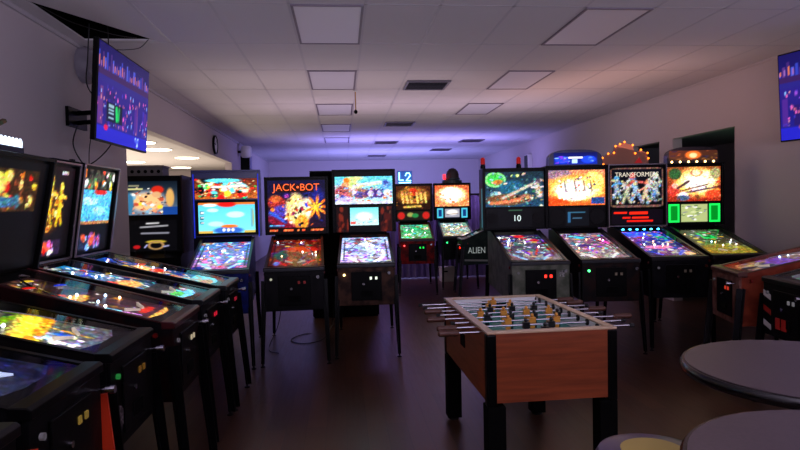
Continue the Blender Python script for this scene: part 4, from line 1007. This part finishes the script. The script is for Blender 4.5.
CH = wood_mat('cherry_wood', (0.45, 0.20, 0.10), (0.56, 0.27, 0.14))
hwF, hlF, zt, zb_ = 0.355, 0.60, 0.87, 0.49
for nm, (x0, x1, y0, y1) in {'side_board': (-hwF, -hwF + 0.03, -hlF, hlF), 'side_board.001': (hwF - 0.03, hwF, -hlF, hlF), 'end_board': (-hwF + 0.03, hwF - 0.03, -hlF, -hlF + 0.03), 'end_board.001': (-hwF + 0.03, hwF - 0.03, hlF - 0.03, hlF)}.items():
    MB().box(x0, x1, y0, y1, zb_, zt - 0.012).build(nm.split('.')[0], CH, FT)
rm = MB(); rw = 0.042
rm.box(-hwF - 0.004, -hwF + rw, -hlF - 0.004, hlF + 0.004, zt - 0.012, zt); rm.box(hwF - rw, hwF + 0.004, -hlF - 0.004, hlF + 0.004, zt - 0.012, zt)
rm.box(-hwF + rw, hwF - rw, -hlF - 0.004, -hlF + rw, zt - 0.012, zt); rm.box(-hwF + rw, hwF - rw, hlF - rw, hlF + 0.004, zt - 0.012, zt)
rm.build('top_rail', mat('rail_tan', (0.76, 0.66, 0.54), rough=0.35), FT, bevel=0.003)
iw = MB(); iw.box(-hwF + rw - 0.012, -hwF + rw - 0.001, -hlF + 0.05, hlF - 0.05, zt - 0.12, zt - 0.013); iw.box(hwF - rw + 0.001, hwF - rw + 0.012, -hlF + 0.05, hlF - 0.05, zt - 0.12, zt - 0.013)
iw.box(-hwF + rw - 0.001, hwF - rw + 0.001, -hlF + rw - 0.012, -hlF + rw - 0.001, zt - 0.12, zt - 0.013); iw.box(-hwF + rw - 0.001, hwF - rw + 0.001, hlF - rw + 0.001, hlF - rw + 0.012, zt - 0.12, zt - 0.013)
iw.build('inner_wall', mat('inner_white', (0.88, 0.88, 0.88), rough=0.4), FT)
a = Art(30, 50, (0.20, 0.58, 0.54), None, 41)
W_ = (0.8, 0.85, 0.85)
a.line(0.03, 0.5, 0.97, 0.5, 0.012, W_).ring(0.5, 0.5, 0.16, 0.10, 0.08, W_)
for y0, y1 in ((0.02, 0.18), (0.98, 0.82)): a.line(0.28, y0, 0.28, y1, 0.01, W_).line(0.72, y0, 0.72, y1, 0.01, W_).line(0.28, y1, 0.72, y1, 0.01, W_)
a.mesh('playing_field', (-hwF + rw, -hlF + rw, zt - 0.10), (2 * (hwF - rw), 0, 0), (0, 2 * (hlF - rw), 0), art_mat(0, 0.3), FT)
MB().box(-hwF + 0.03, hwF - 0.03, -hlF + 0.03, hlF - 0.03, zb_ + 0.01, zt - 0.125).build('field_board', M_BLACKM, FT)
for sx in (-1, 1):
    for sy in (-1, 1):
        cx, cy = sx * (hwF - 0.045), sy * (hlF - 0.045)
        pc = MB().box(sx * (hwF + 0.006) - 0.0275 - sx * 0.0275, sx * (hwF + 0.006) + 0.0275 - sx * 0.0275, sy * (hlF + 0.006) - 0.0275 - sy * 0.0275, sy * (hlF + 0.006) + 0.0275 - sy * 0.0275, zb_ - 0.02, zt - 0.014)
        pc.build('corner_post', M_BLACK, FT, bevel=0.008)
        lg = MB().box(cx - 0.05, cx + 0.05, cy - 0.05, cy + 0.05, 0.02, zb_ - 0.02).build('leg', M_BLACKM, FT, bevel=0.004)
        MB().lathe([(0.035, 0), (0.035, 0.02)], (cx, cy, 0), seg=14).build('foot', M_RUB, lg)
    gl = MB().box(-0.09, 0.09, sx * (hlF - rw) - 0.004, sx * (hlF - rw) + 0.004, zt - 0.098, zt - 0.03).build('goal', M_BLACKM, FT)
MB().box(-hwF - 0.004, -hwF, -0.06, 0.06, 0.66, 0.74).build('ball_return', M_BLACKM, FT)
GOLD = mat('player_yellow', (0.80, 0.55, 0.20), rough=0.4); BLK = mat('player_black', (0.04, 0.04, 0.05), rough=0.35)
counts = (1, 2, 3, 5, 5, 3, 2, 1); team = (0, 0, 1, 0, 1, 0, 1, 1); rnd = random.Random(5)
counts = (1, 2, 3, 4, 4, 3, 2, 1)
HANDLE = mat('handle_brown', (0.30, 0.17, 0.12), rough=0.5)
for i in range(8):
    yy = -hlF + 0.13 + i * (2 * hlF - 0.26) / 7; zz = zt - 0.055
    side_ = -1 if team[i] == 0 else 1; off = rnd.uniform(-0.05, 0.05)
    x0, x1 = -0.50 + off, 0.50 + off
    if side_ < 0: x0 -= 0.05
    else: x1 += 0.05
    rod = MB().tube([(x0, yy, zz + 0.03), (x1, yy, zz + 0.03)], 0.0065, 10).build('rod', M_CHROME, FT, smooth=True)
    hx = x0 if side_ < 0 else x1
    prof = [(0.010, 0), (0.017, 0.008), (0.016, 0.06), (0.018, 0.10), (0.012, 0.115)]
    MB().lathe([(r, h_ - 0.0575) for r, h_ in prof], (hx, yy, zz + 0.03), 'x', 14).build('handle', HANDLE, rod, smooth=True)
    other = x1 if side_ < 0 else x0
    MB().lathe([(0.012, -0.012), (0.012, 0.012)], (other, yy, zz + 0.03), 'x', 12).build('rod_cap', M_RUB, rod)
    for sgn in (-1, 1):
        MB().lathe([(0.019, -0.012), (0.019, 0.012)], (sgn * (hwF - rw + 0.004), yy, zz + 0.03), 'x', 12).build('bearing', M_RUB, rod)
    n = counts[i]; sp_ = 0.15
    for k in range(n):
        px = (k - (n - 1) / 2) * sp_ + off * 0.6; tl = rnd.uniform(-0.25, 0.25)
        g = MB()
        g.prism_x(px - 0.013, px + 0.013, [(yy - 0.010, zz - 0.03), (yy + 0.010, zz - 0.03), (yy + 0.014, zz + 0.045), (yy - 0.014, zz + 0.045)])   # trunk and legs
        g.prism_x(px - 0.020, px + 0.020, [(yy - 0.013, zz + 0.012), (yy + 0.013, zz + 0.012), (yy + 0.013, zz + 0.046), (yy - 0.013, zz + 0.046)])
        g.box(px - 0.011, px + 0.011, yy - 0.016, yy + 0.016, zz - 0.05, zz - 0.03)
        g.lathe([(0.004, 0.046), (0.010, 0.051), (0.011, 0.059), (0.008, 0.066), (0.002, 0.069)], (px, yy, zz), seg=10)
        mo = g.build('player_figure', GOLD if team[i] else BLK, rod)
        if (i, k) in ((6, 0), (6, 1)): pass

# ---------------------------------------------------------------- tables and stools, bottom right
def round_table(pos, label, r=0.36, h=1.05):
    t = thing('round_table', (*pos, 0), 0, label, 'table', 'round bar tables')
    MB().lathe([(r - 0.02, -0.03), (r - 0.004, -0.028), (r, -0.018), (r, -0.008), (r - 0.006, 0.0), (r - 0.012, 0.0005)], (0, 0, h), seg=72).build('edge_band', mat('edge_black', (0.05, 0.05, 0.055), rough=0.18), t, smooth=True)
    MB().lathe([(r - 0.014, 0.0006), (r - 0.014, 0.003)], (0, 0, h), seg=72).build('tabletop', mat('laminate_mauve', (0.26, 0.22, 0.23), rough=0.40, noise=(0.235, 0.20, 0.21), scale=120), t)
    MB().lathe([(0.038, 0.02), (0.038, h - 0.06), (0.11, h - 0.05), (0.11, h - 0.031)], (0, 0, 0), seg=24).build('pedestal', M_BLACK, t, smooth=True)
    MB().lathe([(0.18, 0), (0.18, 0.010), (0.15, 0.018), (0.045, 0.026)], (0, 0, 0), seg=40).build('base', M_BLACK, t, smooth=True)
    return t


round_table((1.365, 1.61), 'round mauve-topped bar table with black edge, standing behind the nearer table')
round_table((0.975, 0.95), 'nearest round mauve-topped bar table, cut by the bottom edge of the photo')
ST = thing('bar_stool', (0.97, 1.80, 0), radians(20), 'round bar stool with purple padded seat and yellow centre, under the nearer bar table', 'stool')
MB().lathe([(0.155, -0.03), (0.175, -0.02), (0.178, 0.005), (0.168, 0.022), (0.140, 0.030), (0.02, 0.031)], (0, 0, 0.72), seg=48).build('seat', mat('vinyl_purple', (0.26, 0.22, 0.33), rough=0.3), ST, smooth=True)
MB().lathe([(0.176, -0.045), (0.182, -0.040), (0.182, -0.024), (0.176, -0.021)], (0, 0, 0.72), seg=48).build('seat_ring', mat('ring_red', (0.55, 0.24, 0.16), rough=0.35, metal=0.5), ST, smooth=True)
MB().lathe([(0.10, 0.0312), (0.10, 0.0335), (0.02, 0.034)], (0, 0, 0.72), seg=40).build('seat_centre', mat('vinyl_yellow', (0.66, 0.58, 0.30), rough=0.4), ST)
for k in range(4):
    a_ = pi / 4 + k * pi / 2
    MB().tube([(0.12 * cos(a_), 0.12 * sin(a_), 0.68), (0.21 * cos(a_), 0.21 * sin(a_), 0.012)], 0.012, 10).build('leg', M_STEEL, ST, smooth=True)
MB().tube([(0.185 * cos(k * pi / 16), 0.185 * sin(k * pi / 16), 0.24) for k in range(33)], 0.008, 8).build('foot_ring', M_STEEL, ST, smooth=True)

# ---------------------------------------------------------------- screens
def skyline(seed, inset):
    a = Art(88, 60, (0.10, 0.08, 0.34), (0.13, 0.12, 0.55), seed)
    a.blob(0.5, 0.4, 0.6, 0.25, (0.16, 0.12, 0.5))
    for k in range(30):
        x0 = k / 30; h_ = a.rs.uniform(0.0, 0.15)
        a.rect(x0, 0.22 - h_, x0 + 0.022, 0.26, [(0.2, 0.25, 0.7), (0.35, 0.2, 0.5), (0.25, 0.15, 0.45), (0.3, 0.35, 0.8)][k % 4]).rect(x0 + 0.008, 0.20 - h_ * 0.4, x0 + 0.016, 0.25, [(0.9, 0.5, 0.3), (0.6, 0.4, 0.7)][k % 2])
    a.rect(0, 0.27, 1, 0.33, (0.22, 0.12, 0.35))
    for k in range(16):
        x0 = a.rs.uniform(0, 0.95); y0 = a.rs.uniform(0.42, 0.62)
        if 0.25 < x0 < 0.6: y0 += 0.18
        a.rect(x0, y0, x0 + 0.05, 0.84, [(0.3, 0.15, 0.55), (0.2, 0.15, 0.6), (0.4, 0.2, 0.5), (0.15, 0.1, 0.4)][k % 4])
    a.rect(0, 0.33, 1, 0.40, (0.16, 0.14, 0.5)).specks(120, (0.0, 0.42, 1, 0.84), [PNK, (0.6, 0.3, 0.8), LBL, (0.8, 0.4, 0.5), (0.25, 0.2, 0.7), (0.9, 0.6, 0.6)], 0.004, 0.013, 2.5, 0.7)
    a.rect(0, 0.86, 1, 1, (0.14, 0.14, 0.75))
    inset(a)
    return a


def in_left(a):
    a.rect(0.16, 0.58, 0.44, 0.78, (0.03, 0.08, 0.18))
    for k in range(4): a.rect(0.19, 0.61 + 0.04 * k, 0.28, 0.63 + 0.04 * k, (0.6, 0.75, 0.8))
    a.line(0.33, 0.62, 0.34, 0.75, 0.02, (0.1, 0.9, 0.4)).line(0.38, 0.62, 0.37, 0.75, 0.015, (0.1, 0.7, 0.3))
    a.blob(0.15, 0.86, 0.035, 0.03, (0.9, 0.1, 0.3)).specks(10, (0.72, 0.88, 0.88, 0.98), [LBL, (0.3, 0.4, 1), (0.7, 0.85, 1)], 0.01, 0.025)


def in_right(a):
    a.rect(0.18, 0.45, 0.75, 0.88, (0.8, 0.9, 0.95)).rect(0.21, 0.5, 0.72, 0.84, (0.3, 0.6, 0.75)).blob(0.36, 0.62, 0.12, 0.14, (0.9, 0.35, 0.1)).blob(0.38, 0.72, 0.1, 0.08, (0.95, 0.75, 0.2))
    a.blob(0.2, 0.86, 0.05, 0.04, ORG)


def television(loc, rz, tilt, label, w_, h_, art_):
    t = thing('television', loc, rz, label, 'television'); t.rotation_euler = (tilt, 0, rz)
    MB().box(-w_ / 2, w_ / 2, 0.0, 0.045, -h_ / 2, h_ / 2).build('housing', M_BLACK, t, bevel=0.006)
    art_.mesh('screen', (-w_ / 2 + 0.012, -0.002, -h_ / 2 + 0.014), (w_ - 0.024, 0, 0), (0, 0, h_ - 0.028), art_mat(0.9, 0.25), t)
    MB().box(-0.2, 0.2, 0.045, 0.06, -0.2, 0.2).build('mounting_plate', M_BLACKM, t)
    return t


# left screen faces the aisle (+x), hung on an arm from the left wall
television((-1.88, 5.55, 2.51), radians(90), radians(4), 'wall-mounted television showing a purple city skyline, beside the ceiling gap at the left', 1.24, 0.80, skyline(61, in_left))
WM = thing('wall_bracket', (-2.5, 6.0, 2.44), 0, 'black wall bracket arm holding the left television', 'bracket')
MB().box(0.0, 0.03, -0.2, 0.2, -0.10, 0.08).build('wall_plate', M_BLACK, WM)
for zz in (-0.05, 0.04):
    MB().beam((0.03, 0.0, zz), (0.28, -0.10, zz), 0.04, 0.03).build('arm', M_BLACK, WM)
    MB().beam((0.28, -0.10, zz), (0.53, -0.35, zz), 0.04, 0.03).build('arm', M_BLACK, WM)
MB().box(0.525, 0.54, -0.55, -0.2, -0.10, 0.10).build('tilt_plate', M_BLACK, WM)
television((4.40, 4.85, 2.50), radians(-77), radians(3), 'wall-mounted television with purple city skyline and bright inset picture at the right edge', 1.30, 0.84, skyline(62, in_right))
WM = thing('wall_bracket', (5.0, 4.85, 2.5), 0, 'black wall bracket behind the right television', 'bracket')
MB().box(-0.03, 0, -0.2, 0.2, -0.12, 0.12).build('wall_plate', M_BLACK, WM)
MB().beam((-0.03, 0, 0), (-0.60, 0.02, 0), 0.05, 0.05).build('arm', M_BLACK, WM)


# cables from the ceiling gap
def cable(label, pts, r=0.006, cat='cable', name='cable', m=None):
    P = [Vector(p) for p in pts]; out = []
    for i in range(len(P) - 1):
        p0 = P[max(i - 1, 0)]; p1 = P[i]; p2 = P[i + 1]; p3 = P[min(i + 2, len(P) - 1)]
        for k in range(8):
            t = k / 8
            out.append(0.5 * ((2 * p1) + (p2 - p0) * t + (2 * p0 - 5 * p1 + 4 * p2 - p3) * t * t + (3 * p1 - p0 - 3 * p2 + p3) * t ** 3))
    out.append(P[-1])
    return tag(MB().tube(out, r, 6).build(name, m or M_CABLE, smooth=True), label, cat)


cable('black cable dropping from the ceiling gap down to the left wall bracket', [(-2.3, 5.9, 3.3), (-2.33, 5.92, 3.0), (-2.36, 5.95, 2.75), (-2.25, 5.9, 2.58), (-2.22, 5.95, 2.50)])
cable('black cable hanging from the ceiling gap close behind the left television', [(-2.12, 5.85, 3.3), (-2.10, 5.8, 3.0), (-2.15, 5.8, 2.75), (-2.0, 5.75, 2.62), (-1.95, 5.7, 2.6)])
cable('black cable looping below the left wall bracket to the machine tops', [(-2.44, 5.9, 2.35), (-2.42, 5.75, 2.18), (-2.38, 5.75, 2.05), (-2.28, 5.70, 1.97), (-2.15, 5.75, 2.08), (-2.06, 5.8, 2.25), (-2.03, 5.75, 2.4)])
cable('thin black cable hanging straight down under the left wall bracket', [(-2.28, 5.85, 2.42), (-2.28, 5.8, 2.25), (-2.27, 5.72, 2.1), (-2.26, 5.68, 1.975)], 0.004)
cable('thin cable sagging across the ceiling gap', [(-2.30, 4.98, 3.155), (-2.2, 5.3, 3.13), (-2.0, 5.65, 3.13), (-1.86, 5.85, 3.155)], 0.004)
cable('thin cable curving from the ceiling gap to the top of the left television', [(-1.78, 5.93, 3.16), (-1.82, 5.8, 3.05), (-1.88, 5.6, 2.98), (-1.92, 5.5, 2.955)], 0.004)
PS = thing('power_strip', (-2.20, 5.02, 1.931), 0, 'flat black power strip on top of the light blue screen machine', 'power strip')
MB().box(-0.05, 0.05, -0.25, 0.2, 0, 0.03).build('strip_body', M_BLACK, PS, bevel=0.005)
MB().box(0.01, 0.04, 0.1, 0.14, 0.03, 0.045).build('plug', M_RUB, PS)

# ---------------------------------------------------------------- ceiling fittings
def glow_panel():
    m = mat('diffuser', (0.79, 0.78, 0.80), rough=0.35)
    b = m.node_tree.nodes['Principled BSDF']; b.inputs['Emission Color'].default_value = (1.0, 0.74, 0.66, 1); b.inputs['Emission Strength'].default_value = 0.012  # faint warm glow added to the unlit panels as downward fill
    return m


def ceiling_light(x0, y0, label):
    t = thing('ceiling_light', (x0, y0, H), 0, label, 'ceiling light', 'unlit ceiling panels')
    f = MB(); w_, l_ = 0.586, 1.146
    f.box(-w_ / 2, w_ / 2, -l_ / 2, -l_ / 2 + 0.02, -0.020, -0.0085); f.box(-w_ / 2, w_ / 2, l_ / 2 - 0.02, l_ / 2, -0.020, -0.0085)
    f.box(-w_ / 2, -w_ / 2 + 0.02, -l_ / 2 + 0.02, l_ / 2 - 0.02, -0.020, -0.0085); f.box(w_ / 2 - 0.02, w_ / 2, -l_ / 2 + 0.02, l_ / 2 - 0.02, -0.020, -0.0085)
    f.build('frame', mat('frame_mauve', (0.42, 0.38, 0.42), rough=0.5), t)
    MB().box(-w_ / 2 + 0.02, w_ / 2 - 0.02, -l_ / 2 + 0.02, l_ / 2 - 0.02, -0.014, -0.009).build('diffuser', glow_panel(), t)


CX = -0.075
for n_, (yy, nm) in enumerate(((5.455, 'nearest'), (7.795, 'second'), (10.135, 'third'), (12.475, 'fourth'), (14.815, 'fifth'))):
    ceiling_light(CX, yy, 'unlit ceiling panel in the left column, %s from the camera' % nm)
for (yy, nm) in ((5.455, 'nearest'), (7.795, 'second'), (10.135, 'third')):
    ceiling_light(CX + 0.61 * 4, yy, 'unlit ceiling panel in the right column, %s from the camera' % nm)


def vent(x0, y0, label, lit=False):
    t = thing('ceiling_vent', (x0, y0, H), 0, label, 'air vent', 'square vents in the ceiling')
    f = MB(); w_ = 0.29
    f.box(-w_, w_, -w_, -w_ + 0.03, -0.03, -0.0135); f.box(-w_, w_, w_ - 0.03, w_, -0.03, -0.0135); f.box(-w_, -w_ + 0.03, -w_ + 0.03, w_ - 0.03, -0.03, -0.0135); f.box(w_ - 0.03, w_, -w_ + 0.03, w_ - 0.03, -0.03, -0.0135)
    f.build('frame', mat('vent_grey', (0.40, 0.38, 0.42), rough=0.4, metal=0.3), t)
    MB().box(-w_ + 0.03, w_ - 0.03, -w_ + 0.03, w_ - 0.03, -0.016, -0.0135).build('throat', M_BLACKM, t)
    for k in range(6):
        yy = -0.21 + 0.084 * k
        MB().prism_x(-w_ + 0.03, w_ - 0.03, [(yy - 0.02, -0.028), (yy + 0.015, -0.018), (yy + 0.015, -0.021), (yy - 0.02, -0.031)]).build('slat', mat('vent_slat', (0.5, 0.48, 0.52), rough=0.35, metal=0.4), t)


for yy, nm in ((8.07, 'nearest'), (11.9, 'second nearest'), (15.4, 'third nearest'), (19.5, 'farthest')):
    vent(1.175, yy, 'dark square air vent in the ceiling, %s of the line' % nm)
for (px, py, lb_) in ((3.35, 15.2, 'small dark air vent near the right wall, nearer one'), (2.95, 17.6, 'small dark air vent near the right wall, farther one')):
    vent(px, py, lb_)
# brass pull rod hanging from the ceiling with a dark bob
t = thing('hanging_sensor', (0.23, 8.48, H - 0.0135), 0, 'short brass rod with a dark bob hanging from the ceiling beside the left panels', 'ceiling sensor')
MB().lathe([(0.03, -0.012), (0.03, 0)], (0, 0, 0), seg=16).build('rose', M_WHITE, t)
MB().tube([(0, 0, -0.012), (0, 0, -0.26)], 0.007, 8).build('rod', mat('brass', (0.8, 0.6, 0.3), rough=0.3, metal=0.9), t)
MB().lathe([(0.008, -0.06), (0.024, -0.05), (0.026, -0.02), (0.010, 0.0)], (0, 0, -0.26), seg=14).build('bob', M_BLACKM, t, smooth=True)

# round lamps in the lit room
for k, (px, py, lb_) in enumerate(((-4.94, 15.0, 'bright round ceiling lamp in the left room, lowest and leftmost'), (-3.5, 12.0, 'bright round ceiling lamp in the left room, middle one'),
                                   (-3.45, 14.0, 'bright round ceiling lamp in the left room, right one'), (-3.42, 10.7, 'bright round ceiling lamp in the left room, just beside the television'), (-4.4, 17.2, 'bright round ceiling lamp in the left room, farthest one'))):
    t = thing('round_lamp', (px, py, 2.719), 0, lb_, 'ceiling lamp', 'round lamps in the lit room')
    MB().lathe([(0.27, -0.012), (0.28, 0)], (0, 0, 0), seg=28).build('rim', M_WHITE, t)
    MB().lathe([(0.255, -0.016), (0.255, -0.0125)], (0, 0, 0), seg=28).build('diffuser', mat('lamp_warm_white', (1.0, 0.93, 0.80), emit=7), t)

# ---------------------------------------------------------------- wall fittings
t = thing('wall_speaker', (-2.5, 6.2, 2.98), 0, 'white rounded speaker high on the left wall behind the cables', 'speaker')
MB().lathe([(0.17, 0), (0.18, 0.05), (0.15, 0.12), (0.08, 0.15)], (0, 0, 0), 'x', 28).build('speaker_shell', mat('shell_grey', (0.55, 0.53, 0.57), rough=0.5), t, smooth=True)
MB().lathe([(0.075, 0.15), (0.05, 0.155)], (0, 0, 0), 'x', 20).build('speaker_cone', mat('cone_grey', (0.42, 0.40, 0.44), rough=0.7), t)
t = thing('wall_clock', (-2.5, 12.3, 2.82), 0, 'round clock with dark rim on the header above the left opening', 'clock')
MB().lathe([(0.17, 0), (0.19, 0.01), (0.19, 0.045), (0.165, 0.05), (0.160, 0.03), (0.01, 0.03)], (0, 0, 0), 'x', 32).build('rim', M_BLACK, t, smooth=True)
MB().lathe([(0.158, 0.0305), (0.158, 0.033)], (0, 0, 0), 'x', 32).build('dial', M_WHITE, t)
MB().beam((0.035, 0, 0), (0.035, 0.06, 0.09), 0.010, 0.004).beam((0.035, 0, 0), (0.035, -0.08, 0.02), 0.012, 0.004).build('hands', M_BLACKM, t)
t = thing('wall_speaker', (-2.5, 15.6, 2.62), 0, 'tall speaker cabinet with pale face on the far left wall past the opening', 'speaker')
MB().box(0, 0.22, -0.16, 0.16, -0.30, 0.25).build('speaker_box', M_BLACK, t, bevel=0.01)
MB().box(0.22, 0.235, -0.15, 0.15, -0.29, 0.24).build('grille', mat('grille_pale', (0.55, 0.55, 0.7), rough=0.5), t)
t = thing('projector', (-2.5, 15.1, 2.93), 0, 'pale rounded device above the far speaker on the left wall', 'projector')
MB().lathe([(0.10, -0.14), (0.13, -0.10), (0.13, 0.10), (0.10, 0.14)], (0.2, 0, 0), 'z', 20).build('projector_body', M_WHITE, t, smooth=True)
MB().box(0, 0.1, -0.03, 0.03, -0.03, 0.03).build('bracket', M_BLACK, t)
t = thing('wall_box', (XR, 15.5, 2.6), 0, 'small pale box fixed high on the far right wall', 'wall box')
MB().box(-0.12, 0, -0.15, 0.15, -0.2, 0.2).build('box_body', M_WHITE, t, bevel=0.01)
MB().box(-0.13, -0.12, -0.13, 0.13, -0.18, 0.18).build('grille', M_STEEL, t)

# lit sign on the back wall
t = thing('neon_sign', (2.28, YB, 2.53), 0, 'small cyan-white glowing sign on the blue back wall above the far machines', 'sign')
MB().box(-0.26, 0.26, -0.05, 0, -0.22, 0.22).build('backing', mat('sign_back', (0.2, 0.45, 0.6), rough=0.4), t)
MB().tube([(-0.20, -0.075, 0.18), (-0.20, -0.075, -0.1), (-0.05, -0.075, -0.1)], 0.022, 8).build('neon_tube', mat('neon', (0.65, 0.95, 1.0), emit=3.0), t)
MB().tube([(0.02, -0.075, 0.05), (0.06, -0.075, 0.15), (0.16, -0.075, 0.15), (0.20, -0.075, 0.06), (0.05, -0.075, -0.12), (0.22, -0.075, -0.12)], 0.022, 8).build('neon_tube', mat('neon', (0, 0, 0)), t)
MB().tube([(-0.22, -0.075, -0.19), (0.22, -0.075, -0.19)], 0.018, 8).build('neon_tube', mat('neon', (0, 0, 0)), t)

# ---------------------------------------------------------------- far end clutter
cu = MB(); n = 160; xs = [0.55 + 3.1 * k / n for k in range(n + 1)]; vs = []; fs = []
for k, xx in enumerate(xs):
    yy = 12.45 + 0.045 * sin(k * 0.85) + 0.02 * sin(k * 0.37)
    vs += [(xx, yy, 0.02), (xx, yy, 1.72), (xx, yy + 0.02, 0.02), (xx, yy + 0.02, 1.72)]
for k in range(n):
    a_ = 4 * k; fs += [(a_, a_ + 4, a_ + 5, a_ + 1), (a_ + 2, a_ + 3, a_ + 7, a_ + 6), (a_ + 1, a_ + 5, a_ + 7, a_ + 3), (a_, a_ + 2, a_ + 6, a_ + 4)]
fs += [(0, 1, 3, 2), (4 * n, 4 * n + 2, 4 * n + 3, 4 * n + 1)]
t = thing('curtain', (0, 0, 0), 0, 'grey pleated curtain screen lit violet behind the far pair of machines', 'curtain')
MB().add(vs, fs).build('fabric', mat('curtain_cloth', (0.42, 0.38, 0.50), rough=0.8), t, smooth=True)
MB().tube([(0.5, 12.46, 1.74), (3.7, 12.46, 1.74)], 0.02, 10).build('curtain_rail', M_STEEL, t)
for xx in (0.5, 3.7):
    MB().tube([(xx, 12.46, 0.0), (xx, 12.46, 1.76)], 0.02, 10).build('stand', M_STEEL, t)
t = thing('storage_box', (2.08, 11.75, 0), radians(4), 'small white storage box with a dark hand slot on the floor under the far machines', 'box')
MB().box(-0.13, 0.13, 0, 0.25, 0, 0.26).build('box_body', M_CARTON, t, bevel=0.006)
MB().box(-0.14, 0.14, -0.01, 0.26, 0.26, 0.29).build('lid', M_CARTON, t, bevel=0.004)
MB().box(-0.08, -0.01, -0.003, -0.0005, 0.19, 0.22).build('hand_slot', M_BLACKM, t)

# loose power leads on the floor under the facing row
cable('black power lead looped on the floor between the orange-explosion machine and the racing machine', [(-0.15, 7.15, 0.5), (-0.12, 7.1, 0.3), (-0.22, 7.0, 0.03), (-0.45, 6.8, 0.008), (-0.62, 7.0, 0.008), (-0.5, 7.3, 0.008), (-0.2, 7.45, 0.008), (-0.05, 7.6, 0.3), (0.0, 7.65, 0.5)], 0.005)
cable('black power lead on the floor under the explosion machine', [(-0.72, 7.2, 0.5), (-0.76, 7.0, 0.2), (-0.84, 6.8, 0.008), (-0.80, 6.5, 0.008), (-0.70, 6.4, 0.008)], 0.005)
